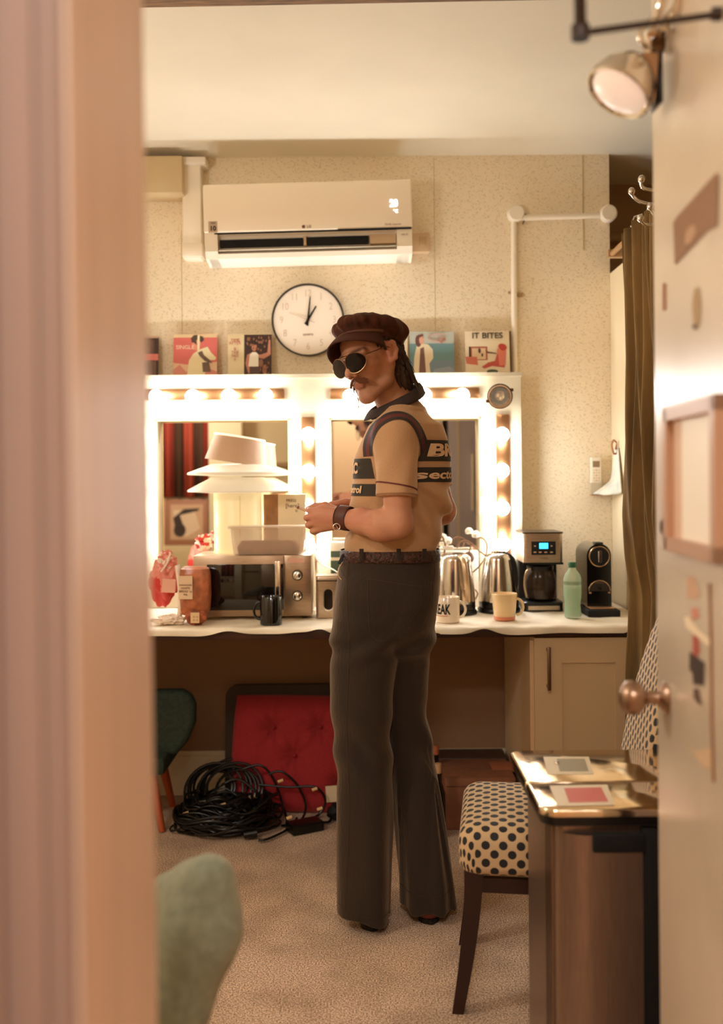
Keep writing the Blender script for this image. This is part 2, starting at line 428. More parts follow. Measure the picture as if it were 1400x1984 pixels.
def ell(cx, cz, rx, rz, n=14, rot=0):
    return [(cx + rx * math.cos(2 * PI * k / n) * math.cos(rot) - rz * math.sin(2 * PI * k / n) * math.sin(rot),
             cz + rx * math.cos(2 * PI * k / n) * math.sin(rot) + rz * math.sin(2 * PI * k / n) * math.cos(rot)) for k in range(n)]
def P(rgb, r=.5): return mat('print_%d_%d_%d' % rgb, rgb, r)

# ================================================================ AIR CONDITIONER
a = at(395, 357, 4.04); c = at(800, 497, 4.04)
cx, cz = (a.x + c.x) / 2, (at(598, 351, 4.04).z + at(602, 501, 4.04).z) / 2
W_, H_ = .842, .312
AC = lthing('air_conditioner', 'white wall air conditioner with open louvre above the clock', 'air conditioner', (cx, YB, cz - H_ / 2), (0, -.019, 0))
yf = -.2
def ext(prof, x0, x1, mb=None, m=0):
    mb = mb or MB(); n = len(prof)
    vs = [(x0, y, z) for y, z in prof] + [(x1, y, z) for y, z in prof]
    mb.add(vs, [tuple(range(n)), tuple(reversed(range(n, 2 * n)))] + [(i, n + i, n + (i + 1) % n, (i + 1) % n) for i in range(n)], m); return mb
hw = W_ / 2
body = [(-.001, .02), (-.001, H_ - .01), (yf + .03, H_ - .006), (yf + .012, H_ - .02), (yf + .012, .112), (yf + .03, .104), (yf + .05, .05), (yf + .03, .035), (yf + .012, .03), (yf + .022, .012), (-.06, 0)]
b = ext(body, -hw + .012, hw - .012)
side = [(-.001, .02), (-.001, H_ - .01), (yf + .03, H_ - .006), (yf + .012, H_ - .02), (yf + .004, .11), (yf + .004, .04), (yf + .022, .012), (-.06, 0)]
ext(side, -hw, -hw + .052, b); ext(side, hw - .062, hw, b)
b.build('body', ACW, AC, ang=30)
b = MB(); b.box((0, yf + .004, .112 + (H_ - .112) / 2), (W_ + .004, .016, H_ - .116), bev=.007, seg=3); b.build('front_panel', mat('satin_panel', (246, 230, 206), .35), AC)
b = MB(); b.box2((hw - .30, yf - .004, .1105), (hw - .002, yf + .01, .1145)); b.box2((-hw + .04, yf + .002, .1085), (hw - .002, yf + .01, .1135)); b.build('panel_gap', SLOT, AC, smooth=False)
b = MB(); b.box2((-hw + .058, yf + .024, .060), (-.022, yf + .045, .090)); b.box2((-.008, yf + .024, .060), (.245, yf + .045, .092)); b.build('air_outlet', SLOT, AC, smooth=False)
b = MB(); b.box2((.25, yf + .020, .058), (hw - .066, yf + .045, .095)); b.build('outlet_end', mat('tan_plastic', (206, 176, 140), .5), AC, smooth=False); b = MB(); b.box2((-.02, yf + .018, .058), (-.010, yf + .045, .096)); b.build('outlet_divider', mat('tan_plastic', (206, 176, 140), .5), AC, smooth=False)
b = MB(); b.grid(2, 8, lambda u, v: Vector((-hw + .056 + u * (W_ - .122), yf + .004 + v * .03, .042 + .012 * v * v))); b.build('louvre', ACW, AC, thick=.003)
LCD = mat('display_digits', (255, 255, 250), .4, emit=2.2, emit_rgb=(1, .98, .92))
text_mesh('20', .040, FACE(Vector((.350, yf - .0045, .212))), LCD, 'display_digits', AC, bold=.0012, sx=.8)
text_mesh('°C', .018, FACE(Vector((.357, yf - .0045, .180))), LCD, 'display_unit', AC)
b = MB(); b.box((-.385, yf - .0043, .137), (.036, .0006, .046)); b.build('sticker', P((196, 168, 140)), AC, smooth=False)
text_mesh('10', .026, FACE(Vector((-.385, yf - .0052, .130))), P((60, 40, 30)), 'sticker_number', AC, bold=.0012)
text_mesh('YEAR', .009, FACE(Vector((-.385, yf - .0052, .152))), P((60, 40, 30)), 'sticker_lettering', AC)
b = MB(); b.lathe([(.007, 0), (.007, .0008)], (-.018, yf - .0043, .128), 20, rot=Matrix.Rotation(PI / 2, 3, 'X')); b.build('logo_disc', P((120, 78, 56)), AC)
text_mesh('LG', .015, FACE(Vector((.004, yf - .0046, .128))), P((150, 110, 84)), 'logo_lettering', AC, bold=.0004)
text_mesh('DUAL Inverter', .011, FACE(Vector((.345, yf - .0046, .128))), P((150, 110, 84)), 'model_lettering', AC)
text_mesh('Wi-Fi', .012, FACE(Vector((hw - .03, yf - .0005, .086))), P((150, 110, 84)), 'side_lettering', AC)
# pipe trunking to the left of it
def pbox(name, x0, y0, x1, y1, Y0, Y1, m, lab=None, parent=None, bev=.006, grow=None):
    a = at(x0, y0, Y0); c = at(x1, y1, Y0); b = MB(); b.box2((min(a.x, c.x), Y0, min(a.z, c.z)), (max(a.x, c.x), Y1, max(a.z, c.z)), bev=bev); return b.build(name, m, parent)
T = thing('pipe_trunking', 'cream boxed pipe trunking left of the air conditioner', 'trunking', (at(372, 500, 4.15).x, YB, 1.9))
pbox('vertical_duct', 352, 304, 390, 500, 4.16, YB, ACW, parent=T)
pbox('horizontal_duct', 352, 470, 392, 497, 4.155, YB, ACW, parent=T)
pbox('ceiling_collar', 347, 303, 398, 317, 4.14, YB, ACW, parent=T)
T2 = pbox('wall_trunking', 120, 303, 353, 373, 4.10, YB - .001, mat('tan_trunking', (206, 182, 140), .7)); tag(T2, 'tan boxed trunking at the ceiling in the upper left corner', 'trunking')
IB = thing('isolator_switch', 'cream switch box at the right end of the air conditioner', 'switch', (at(815, 487, 4.2).x, YB, at(815, 487, 4.2).z))
pbox('box', 790, 450, 833, 488, 4.19, YB, mat('tan_switch', (214, 184, 146), .5), parent=IB)
pbox('rocker', 812, 459, 826, 476, 4.185, 4.19, mat('tan_rocker', (200, 168, 128), .5), parent=IB, bev=.002)
# surface conduit with round junction boxes
CD = thing('surface_conduit', 'cream surface conduit with two round junction boxes', 'conduit', (at(995, 720, YB).x, YB, at(995, 722, YB).z))
q = lambda x, y, Y=YB - .014: at(x, y, Y)
b = MB(); b.tube([q(995, 424), q(996, 727)], .0125, 12); b.tube([q(998, 423), q(1168, 417)], .0125, 12); b.build('pipe', ACW, CD)
for x, y in ((998, 416), (1176, 416)):
    b = MB(); b.lathe([(.036, 0), (.036, .028), (.030, .034)], q(x, y, YB - .001), 28, rot=Matrix.Rotation(PI / 2, 3, 'X')); b.build('junction_box', ACW, CD)
b = MB(); 
b.box(q(1007, 571, YB - .008), (.022, .014, .016)); b.box(q(986, 567, YB - .005), (.008, .008, .010)); b.build('clip', GREY, CD)
b = MB(); b.tube([q(1010, 410), q(1020, 418), q(1012, 434)], .003, 6); b.build('stray_wire', mat('brown_wire', (110, 74, 48), .6), CD)

# ================================================================ CLOCK
p = at(597, 622, YB)
CK = lthing('wall_clock', 'round cream wall clock with a thin black rim', 'clock', (p.x, YB, p.z))
R90 = Matrix.Rotation(PI / 2, 3, 'X')
b = MB(); b.lathe([(.143, .0), (.146, .03), (.150, .036), (.1535, .036), (.1545, .03), (.151, 0)], (0, 0, 0), 64, rot=R90); b.build('rim', mat('dark_clock_rim', (40, 28, 20), .3), CK)
b = MB(); b.lathe([(.1475, .0), (.1475, .027)], (0, 0, 0), 64, rot=R90); b.build('dial', mat('clock_dial', (246, 232, 212), .5), CK)
NUMM = P((222, 200, 178))
for n in range(1, 13):
    a = math.radians(n * 30); text_mesh(str(n), .042, FACE(Vector((.112 * math.sin(a), -.0278, .112 * math.cos(a)))), NUMM, 'numeral', CK, sx=.8)
text_mesh('QUARTZ', .011, FACE(Vector((0, -.0278, -.062))), P((150, 120, 96)), 'dial_lettering', CK)
def hand(name, ang, L, w, back, m):
    ca, sa = math.cos(ang), math.sin(ang)
    f = lambda u, v: (u * ca + v * sa, -.031, -u * sa + v * ca)
    MB().prism([f(-w, -back), f(w, -back), f(w * .5, L), f(-w * .5, L)], (0, .0012, 0)).build(name, m, CK, smooth=False)
HM = mat('black_clock_hand', (26, 20, 16), .4)
hand('hour_hand', math.radians(31), .068, .0055, .022, HM); hand('minute_hand', math.radians(6), .098, .0045, .025, HM)
hand('second_hand', math.radians(-68), .085, .0012, .03, P((200, 170, 146)))
b = MB(); b.lathe([(.006, 0.027), (.006, .034)], (0, 0, 0), 16, rot=R90); b.build('hub', HM, CK)

# ================================================================ RECORD SLEEVES
zs = zt + .0125
def sleeve(x0, x1, ytop, label, base, edge=(150, 120, 90)):
    a = at(x0, 725, 4.185); c = at(x1, 725, 4.185); t = at((x0 + x1) / 2, ytop, 4.2)
    w_ = abs(c.x - a.x); h_ = w_ * .985
    o = lthing('record_sleeve', label, 'record', ((a.x + c.x) / 2, 4.185, zs), (-.12, 0, 0), 'record sleeves along the mirror ledge')
    MB().box((0, .002, h_ / 2), (w_, .004, h_), bev=.0006).build('cover', P(base), o)
    return o, w_, h_
S = lambda w_, h_: (lambda pts: [((u - .5) * w_, (1 - v) * h_) for u, v in pts])
def rec_poly(o, w_, h_, items):
    s = S(w_, h_); pic('cover_print', o, [(P(cc), s(pts)) for cc, pts in items], None, 0)
def E(cx, cz, rx, rz, n=14, rot=0): return ell(cx, cz, rx, rz, n, rot)
def Rr(x0, y0, x1, y1): return [(x0, y0), (x1, y0), (x1, y1), (x0, y1)]
o, w_, h_ = sleeve(224, 306, 648, 'dark record sleeve with a pink band, leftmost on the ledge', (64, 44, 36))
rec_poly(o, w_, h_, [((196, 160, 132), Rr(0, 0, 1, .05)), ((92, 64, 50), Rr(0, .1, .9, .42)), ((220, 120, 110), Rr(0, .44, 1, .6)), ((110, 80, 64), Rr(0, .62, .95, .98)), ((60, 42, 36), Rr(.1, .66, .8, .9))])
o, w_, h_ = sleeve(335, 420, 643, 'pink record sleeve showing a pale cut-out figure', (218, 112, 104))
rec_poly(o, w_, h_, [((226, 196, 150), Rr(0, 0, 1, .08)), ((226, 186, 150), [(0, .68), (.3, .72), (.5, .7), (1, .66), (1, 1), (0, 1)]),
    ((216, 140, 120), [(0, .84), (.15, .72), (.3, .9), (.45, .82), (.6, .95), (.8, .8), (1, .9), (1, 1), (0, 1)]),
    ((238, 222, 178), [(.32, .98), (.36, .62), (.46, .46), (.62, .36), (.78, .3), (.86, .44), (.98, .56), (.96, .62), (.8, .62), (.72, .98)]),
    ((226, 150, 120), E(.52, .22, .1, .17)), ((74, 56, 44), [(.4, .1), (.46, .03), (.55, .02), (.55, .12), (.52, .16), (.54, .26), (.46, .2), (.42, .2)]),
    ((238, 222, 178), Rr(.55, .03, .6, .42)), ((74, 56, 44), [(.6, .04), (.67, .06), (.7, .14), (.64, .2), (.6, .16)]),
    ((110, 86, 66), [(.56, .44), (.66, .4), (.7, .5), (.84, .62), (.9, .7), (.72, .64), (.6, .52)]), ((110, 86, 66), [(.66, .68), (.82, .66), (.86, .9), (.68, .9)])])
text_mesh('SINGLE', .024, FACE(Vector((-.042, -.0058, h_ * .68))), P((244, 214, 180)), 'cover_lettering', o)
o, w_, h_ = sleeve(441, 526, 645, 'record sleeve half cream with red lettering, half photo of a figure in a white top', (232, 214, 172))
rec_poly(o, w_, h_, [((66, 42, 34), Rr(.37, .02, 1, 1)), ((60, 38, 30), Rr(.39, .05, .97, .4)), ((196, 132, 104), [(.75, .5), (.9, .45), (.93, .15), (.97, .15), (.98, .5), (.82, .6), (.64, .56), (.64, .5)]),
    ((196, 132, 104), [(.4, .7), (.44, .5), (.54, .45), (.52, .9), (.47, .95)]), ((196, 128, 100), E(.6, .32, .06, .1)), ((50, 32, 26), [(.53, .3), (.55, .2), (.62, .17), (.68, .22), (.66, .26), (.56, .28)]),
    ((246, 238, 220), [(.47, .78), (.5, .5), (.56, .44), (.64, .44), (.7, .5), (.7, .78)]), ((90, 64, 58), [(.5, .78), (.72, .78), (.73, 1), (.49, 1)]),
    ((160, 110, 80), E(.84, .86, .05, .12)), ((150, 104, 78), E(.76, .7, .05, .1))]
    + [((150, 100, 72), E(rng.uniform(.42, .95), rng.uniform(.08, .42), .018, .03, 7)) for _ in range(26)]
    + [((140, 94, 68), E(rng.uniform(.74, .97), rng.uniform(.6, .97), .015, .03, 7)) for _ in range(16)])
for k, (t_, z_) in enumerate((('TIME', .84), ('AFTER', .77), ('B', .63), ('THE', .55), ('NO', .47), ('1', .38))):
    text_mesh(t_, .018, FACE(Vector((-.062, -.0052, h_ * z_))), P((176, 84, 76)), 'cover_lettering', o)
o, w_, h_ = sleeve(705, 790, 641, 'white record sleeve with a pink mark, partly hidden behind the cap', (240, 222, 190))
rec_poly(o, w_, h_, [((226, 150, 130), [(.78, .1), (.92, .04), (.95, .1), (.84, .18)]), ((232, 190, 160), Rr(.1, .3, .8, .9))])
o, w_, h_ = sleeve(794, 880, 643, 'blue seaside record sleeve with a red scribbled title and a figure in a pale coat', (146, 160, 156))
rec_poly(o, w_, h_, [((190, 194, 182), Rr(0, 0, 1, .3)), ((112, 150, 152), Rr(0, .28, 1, .7)), ((124, 146, 158), Rr(0, .68, 1, 1)), ((150, 160, 170), [(.55, .88), (.9, .82), (1, .9), (1, 1), (.5, 1)]),
    ((236, 220, 186), [(.08, .98), (.1, .6), (.16, .32), (.3, .28), (.42, .3), (.52, .42), (.53, .62), (.44, .75), (.46, .98)]), ((126, 92, 86), [(.24, .4), (.32, .36), (.34, .62), (.36, .98), (.2, .98)]),
    ((112, 74, 66), E(.2, .22, .07, .14)), ((224, 170, 146), E(.27, .2, .055, .1)), ((112, 74, 66), [(.2, .08), (.3, .05), (.32, .1), (.22, .14)])])
sq = [Vector(((u - .5) * w_, -.0042, (1 - v) * h_)) for u, v in ((.8, .07), (.6, .06), (.45, .1), (.42, .16), (.52, .22), (.7, .23), (.8, .18), (.66, .15), (.62, .2), (.72, .26), (.82, .2), (.78, .14), (.7, .3))]
MB().tube(sq, .0018, 6, flat=.4).build('cover_scribble', P((214, 96, 84)), o)
o, w_, h_ = sleeve(902, 988, 641, 'white record sleeve with large black capitals and a red painted figure', (242, 226, 196))
rec_poly(o, w_, h_, [((186, 110, 90), Rr(.1, .36, .5, .68)), ((234, 206, 170), Rr(.15, .4, .46, .66)), ((70, 46, 36), Rr(.08, .36, .12, .62)), ((90, 60, 46), E(.32, .46, .03, .06)), ((100, 64, 48), E(.38, .56, .02, .04)),
    ((216, 126, 104), [(.0, .6), (.26, .6), (.28, .8), (.02, .76)]), ((200, 90, 80), [(.36, .84), (.5, .74), (.66, .7), (.72, .52), (.86, .5), (.9, .62), (.88, .86), (.6, .82), (.42, .88)]),
    ((226, 132, 112), [(.72, .42), (.82, .38), (.92, .46), (.9, .8), (.76, .82)]), ((196, 70, 60), E(.84, .38, .1, .08, 12, .5)), ((226, 140, 112), E(.76, .48, .05, .07)), ((120, 80, 62), [(.44, .44), (.5, .48), (.7, .52), (.7, .54), (.5, .52)]),
    ((88, 92, 62), E(.6, .95, .13, .05))])
text_mesh('IT BITES', .0345, FACE(Vector((0, -.0052, h_ * .885))), P((66, 54, 40)), 'cover_lettering', o, bold=.0006, sx=1.08)
MB().box((w_ / 2 + .004, .004, h_ / 2), (.006, .008, h_ * 1.0)).build('sleeve_edge', P((92, 66, 46)), o, smooth=False)

# ================================================================ CLIP LAMP ON THE MIRROR
CL = thing('clip_spotlight', 'small chrome spotlight clipped on the mirror surround, unlit', 'lamp', at(968, 768, YM))
c0 = at(968, 768, YM - .09); dr = (at(968, 768, YM - .3) + Vector((0, 0, -.02)) - c0).normalized()
Rl = dr.to_track_quat('Z', 'Y').to_matrix()
b = MB(); b.lathe([(.012, -.07), (.024, -.06), (.036, -.02), (.045, .0), (.045, .004), (.041, .004), (.034, -.02), (.018, -.045)], c0, 32, rot=Rl, cap=False); b.build('reflector', CHROME, CL)
b = MB(); b.sphere(c0 - dr * .03, .022, seg=10, rings=5); b.build('lamp_capsule', mat('faceted_glass', (250, 230, 200), .15, .9), CL, smooth=False)
b = MB(); b.lathe([(.038, .003), (.038, .006)], c0, 32, rot=Rl); b.build('lens', mat('clear_lens', (255, 250, 240), .05, alpha=.12), CL)
b = MB()
b.tube([c0 + Rl @ Vector((.049 * math.cos(t), .049 * math.sin(t), -.002)) for t in [2 * PI * k / 32 for k in range(32)]], .003, 8, closed=True); b.build('ring', mat('dark_bronze', (96, 66, 44), .3, .8), CL)
for t in (2.65, -.35):
    b = MB(); p = c0 + Rl @ Vector((-.054 * math.cos(t), .054 * math.sin(t), -.002)); b.box(p, (.013, .012, .013), bev=.002); b.build('pivot_screw', mat('dark_bronze', (96, 66, 44), .3, .8), CL)
b = MB(); b.cyl(c0 - dr * .06, Vector((c0.x, YM, c0.z + .0)), .008); b.box((c0.x, YM - .012, c0.z), (.03, .02, .05), bev=.003); b.build('clamp', CHROME, CL)
WIRE = mat('beige_cable', (196, 160, 118), .5)
pts = [at(x, y, YM - .012) for x, y in ((960, 790), (952, 812), (946, 850), (947, 880), (944, 930), (935, 960), (953, 972), (940, 990), (936, 1020), (937, 1040), (950, 1062))]
def smooth_path(pts, n=6):
    pts = [Vector(p) for p in pts]; out = []
    for i in range(len(pts) - 1):
        p0 = pts[max(i - 1, 0)]; p1 = pts[i]; p2 = pts[i + 1]; p3 = pts[min(i + 2, len(pts) - 1)]
        for k in range(n):
            t = k / n
            out.append(.5 * ((2 * p1) + (p2 - p0) * t + (2 * p0 - 5 * p1 + 4 * p2 - p3) * t * t + (3 * p1 - p0 - 3 * p2 + p3) * t ** 3))
    out.append(pts[-1]); return out
b = MB(); b.tube(smooth_path(pts), .0022, 6); b.build('flex', WIRE, CL)

# ================================================================ COUNTER, CABINET
YCF = 3.54
CT = thing('worktop', 'dark wooden worktop edge running under the paper sheet', 'worktop', (0, YCF, ZCT - .03))
MB().box2((XL, YCF, ZCT - .034), (XC - .001, YB - .001, ZCT), bev=.002).build('board', BROWNW, CT)
# paper sheet lying over it with a wavy hanging front edge
def edge_drop(x):
    px = 700 + x / YCF * F_PX
    d = 0.0
    for c_, w_, h_ in ((438, 30, -.016), (618, 20, -.018), (935, 26, -.02), (580, 30, -.008), (1130, 40, .002)):
        d += h_ * math.exp(-((px - c_) / w_) ** 2)
    return .020 + d + .003 * math.sin(px * .021) + (.004 if 850 < px < 1210 else 0)
def sheet(u, v):
    x = XL + .02 + u * (1.035 - XL)
    if v < .86:
        t = v / .86; y = YB - .03 - t * (YB - .03 - YCF); z = ZCT + .0035
        z += .0012 * math.sin(x * 31 + t * 5) * t + .0008 * math.sin(x * 71 + t * 15)
        if t > .9: z += .0015 + .004 * (t - .9) * 10 * max(0, -(edge_drop(x) - .016)) / .02
    else:
        t = (v - .86) / .14; dr_ = edge_drop(x)
        y = YCF - .004 - .012 * math.sin(t * 1.4) - .006 * math.sin(x * 23 + 1) * t; z = ZCT + .004 - dr_ * t
    return Vector((x, y, z))
sh = MB().grid(300, 36, sheet).build('table_cover', mat('white_paper_sheet', (240, 226, 202), .6, noise_amt=.05, noise_scale=9), smooth=True, ang=180)
tag(sh, 'white paper sheet covering the worktop with a wavy front edge', 'paper sheet')
XS = at(1028, 1300, 3.56).x
CB = thing('base_cabinet', 'beige shaker base cabinet under the right end of the worktop', 'cabinet', ((XS + XC) / 2, 3.58, 0))
b = MB(); b.box2((XS, 3.58, .0), (XS + .018, YB - .02, ZCT - .035)); b.box2((XC - .02, 3.58, .0), (XC - .002, YB - .02, ZCT - .035)); b.box2((XS + .018, 3.62, .06), (XC - .02, 3.64, ZCT - .035)); b.box2((XS + .018, 3.64, .08), (XC - .02, YB - .02, .1))
b.box2((XS + .001, 3.60, 0), (XC - .003, 3.615, .09)); b.build('carcass', CAB, CB, smooth=False)
dx0, dx1 = at(1035, 1300, 3.56).x, XC - .006; dz0, dz1 = .10, ZCT - .040
ix0, ix1, iz1 = at(1088, 1285, 3.56).x, at(1192, 1285, 3.56).x, at(1140, 1284, 3.56).z
b = MB(); b.box2((dx0, 3.558, dz0), (ix0, 3.578, dz1)); b.box2((ix1, 3.558, dz0), (dx1, 3.578, dz1)); b.box2((ix0, 3.558, iz1), (ix1, 3.578, dz1)); b.box2((ix0, 3.558, dz0), (ix1, 3.578, dz0 + .08)); b.box2((ix0, 3.566, dz0 + .08), (ix1, 3.578, iz1))
dr_ = b.build('door', CAB, CB, smooth=False)
h0 = at(1063, 1254, 3.53); h1 = at(1063, 1338, 3.53); h1.x = h0.x
b = MB(); b.box2((h0.x - .0065, 3.525, h1.z), (h0.x + .0065, 3.535, h0.z), bev=.002)
for z in (h0.z - .012, h1.z + .012): b.box2((h0.x - .005, 3.533, z - .005), (h0.x + .005, 3.558, z + .005))
b.build('handle', mat('dull_handle_metal', (150, 120, 92), .35, .9), dr_)
# desk rear rail
b = MB(); b.box2((XL, YB - .05, ZCT - .12), (XS, YB - .019, ZCT - .034)); rb = b.build('wall_batten', mat('beige_batten', (190, 164, 126), .6), smooth=False); rb['kind'] = 'structure'; rb.name = 'trim_8'

ZT = ZCT + .0048   # resting height on the sheet
# ================================================================ MICROWAVE
Yw = 3.77
a = at(373, 1076, Yw); c = at(604, 1201, Yw); mw0, mw1 = a.x, c.x; mz1 = at(490, 1076, Yw).z
MW = thing('microwave', 'steel microwave oven with dark window and two dials', 'microwave', ((mw0 + mw1) / 2, Yw + .18, ZT))
STEEL2 = mat('warm_steel_fascia', (176, 150, 124), .3, .85, noise_amt=.08, noise_scale=50, stretch=(.5, 1, 8))
zb_ = ZT + .010
MB().box2((mw0, Yw + .015, zb_), (mw1, Yw + .27, mz1), bev=.004).build('casing', mat('pale_casing', (220, 198, 168), .35, .3), MW)
b = MB()
for x in (mw0 + .03, mw1 - .03):
    for y in (Yw + .05, Yw + .22): b.cyl((x, y, ZT), (x, y, zb_ + .002), .012)
b.build('feet', BLACK, MW)
X = lambda px: at(px, 1140, Yw).x
Z = lambda py: at(490, py, Yw).z
xd = X(551)
b = MB(); b.box2((mw0 + .002, Yw, zb_ + .004), (xd - .002, Yw + .015, mz1 - .001), bev=.002); dm = b.build('door', STEEL2, MW)
MB().box2((X(401), Yw - .0015, Z(1182)), (xd - .004, Yw + .002, Z(1093)), bev=.001).build('window', mat('dark_oven_glass', (22, 17, 14), .06, coat=.5), dm)
b = MB(); b.box2((X(534), Yw - .032, Z(1168)), (X(545), Yw - .022, Z(1086)), bev=.003)
for z in (Z(1164), Z(1091)): b.box2((X(536), Yw - .024, z - .005), (X(543), Yw, z + .005))
b.build('handle', CHROME, dm)
MB().box2((xd, Yw, zb_ + .004), (mw1 - .002, Yw + .015, mz1 - .001), bev=.002).build('control_panel', STEEL2, MW)
for py in (1114, 1154):
    b = MB(); c = at(576, py, Yw); kb = b.lathe([(.0205, 0), (.0205, .004)], (c.x, Yw, c.z), 24, m=0, rot=R90).build('dial_scale', mat('dark_dial_ring', (70, 56, 46), .4), MW)
    b = MB(); b.lathe([(.0165, .004), (.0155, .016), (.013, .018)], (c.x, Yw, c.z), 24, rot=R90); b.box((c.x, Yw - .021, c.z), (.006, .012, .030), rot=Matrix.Rotation(.75 if py < 1130 else -.8, 3, 'Y'), bev=.001); b.build('dial', CHROME, kb)
MB().box2((X(558), Yw - .001, Z(1091)), (X(590), Yw + .001, Z(1082))).build('label', P((226, 176, 154)), MW, smooth=False)
# ================================================================ LAMP ON THE MICROWAVE
ZM = mz1
lp = at(461, 1064, 3.955); LX, LY = lp.x, 3.955
LM = thing('table_lamp', 'glowing white table lamp with two stacked flared shades', 'lamp', (LX, LY, ZM))
GLOW = mat('glowing_cream_glass', (232, 212, 156), .35, emit=.12, emit_rgb=(1, .84, .50))
SHG = mat('glowing_white_shade', (226, 214, 190), .4, emit=.08, emit_rgb=(1, .88, .66))
zz = lambda py: at(461, py, LY).z
b = MB(); b.lathe([(.090, 0.0), (.094, .004), (.095, zz(948) - ZM), (.092, zz(946) - ZM)], (LX, LY, ZM + .002), 48); b.lathe([(.097, 0), (.097, .006)], (LX, LY, ZM), 48); b.build('body', GLOW, LM)
b = MB(); b.tube([(LX + .02, LY - .0955, ZM + .01), (LX + .02, LY - .0955, zz(960))], .0012, 6); b.build('seam', P((240, 220, 170)), LM)
for y0, y1 in ((956, 925), (923, 899)):
    r0 = .198; z0 = zz(y0) + .010; z1 = zz(y1)
    b = MB(); b.lathe([(r0 * .98, z0 - .003), (r0, z0), (r0 * .985, z0 + .006), (.108, z1 - .002), (.102, z1), (.0, z1 + .0005)], (LX, LY, 0), 56, cap=False)
    b.lathe([(r0 * .98, z0 - .003), (.2 * .5, z0 - .008), (.001, z0 - .008)], (LX, LY, 0), 56, cap=False); b.build('shade', SHG, LM)
b = MB(); tl = Matrix.Rotation(math.radians(9), 3, 'Y')
b.lathe([(.124, -.03), (.1, .073), (.096, .073), (.119, -.03)], (LX - .002, LY + .01, zz(899) + .034), 44, rot=tl, cap=False); b.build('top_collar', mat('beige_fabric_shade', (214, 178, 150), .7, noise_amt=.04, noise_scale=300), LM)
b = MB(); b.tube([Vector((LX - .002, LY + .01, zz(899) + .034)) + tl @ Vector((.1 * math.cos(t), .1 * math.sin(t), .0735)) for t in [2 * PI * k / 44 for k in range(44)]], .0035, 8, closed=True); b.build('collar_rim', mat('lit_cream_rim', (250, 236, 206), .5, emit=.30, emit_rgb=(1, .88, .62)), LM)  # rim emission stands in for light falling on the collar edge
# box with a handwritten card, plastic tub
Y0 = 3.98
a = at(509, 958, Y0); c = at(590, 1064, Y0)
BX = thing('card_box', 'box with brown side and white handwritten front behind the plastic tub', 'box', ((a.x + c.x) / 2, Y0, ZM))
xm = at(539, 958, Y0).x; x1 = at(592, 958, Y0).x
MB().box2((xm, Y0 - .02, ZM), (x1, Y0 + .03, a.z + .0), bev=.001).build('front', P((238, 220, 184)), BX)
MB().prism([(a.x, Y0 + .02, ZM), (xm, Y0 - .018, ZM), (xm, Y0 + .03, ZM)], (0, 0, a.z - ZM)).build('side', mat('brown_card', (176, 126, 88), .7, noise_amt=.2, noise_scale=15), BX, smooth=False)
for t_, x_, y_, s_ in (('PRESS', 564, 970, .016), ('[here]', 566, 980, .022), ('©', 574, 990, .014)):
    p = at(x_, y_, Y0 - .0205); text_mesh(t_, s_, FACE(p), P((110, 74, 52)), 'handwriting', BX)
CLEAR = mat('cloudy_plastic', (236, 214, 192), .22, alpha=.45)
Y0 = 3.775
x0, x1 = at(442, 1060, Y0).x, at(594, 1060, Y0).x; zt_ = at(520, 1021, Y0).z
TB = thing('plastic_tub', 'clear plastic food tub on top of the microwave', 'tub', ((x0 + x1) / 2, Y0, ZM))
def rrect(cx, cy, hx, hy, r, n=6):
    out = []
    for sx, sy, a0 in ((1, 1, 0), (-1, 1, PI / 2), (-1, -1, PI), (1, -1, 3 * PI / 2)):
        for k in range(n):
            t = a0 + PI / 2 * k / (n - 1); out.append((cx + sx * (hx - r) + r * math.cos(t), cy + sy * (hy - r) + r * math.sin(t)))
    return out
def loft(mb, rings, m=0, cap0=True, cap1=True):
    n = len(rings[0]); vs = [p for r in rings for p in r]
    fs = [(i * n + k, i * n + (k + 1) % n, (i + 1) * n + (k + 1) % n, (i + 1) * n + k) for i in range(len(rings) - 1) for k in range(n)]
    if cap0: fs.append(tuple(reversed(range(n))))
    if cap1: fs.append(tuple((len(rings) - 1) * n + k for k in range(n)))
    mb.add(vs, fs, m); return mb
def rbox_loft(cx, cy, spec, r, m=0, mb=None, cap0=True, cap1=True):
    return loft(mb or MB(), [[(x, y, z) for x, y in rrect(cx, cy, hx, hy, min(r, hx * .99, hy * .99))] for hx, hy, z in spec], m, cap0, cap1)
tcx, tcy, thx = (x0 + x1) / 2, Y0 + .042, (x1 - x0) / 2
rbox_loft(tcx, tcy, [(thx * .86, .033, ZM + .0015), (thx * .9, .036, ZM + .006), (thx * .98, .040, zt_ - .008), (thx * 1.03, .043, zt_ - .007), (thx * 1.03, .043, zt_ - .002)], .02, cap1=False).build('tub', CLEAR, TB)
rbox_loft(tcx, tcy, [(thx * 1.035, .044, zt_ - .002), (thx * 1.035, .044, zt_ + .003), (thx * .95, .038, zt_ + .004)], .02).build('lid', mat('pale_lid', (240, 222, 200), .3, alpha=.7), TB)
rbox_loft(tcx - .0, tcy, [(thx * .78, .029, ZM + .004), (thx * .8, .032, ZM + .03), (thx * .7, .028, ZM + .052)], .02).build('food', mat('brown_food', (170, 118, 88), .7, noise_amt=.4, noise_scale=40), TB)
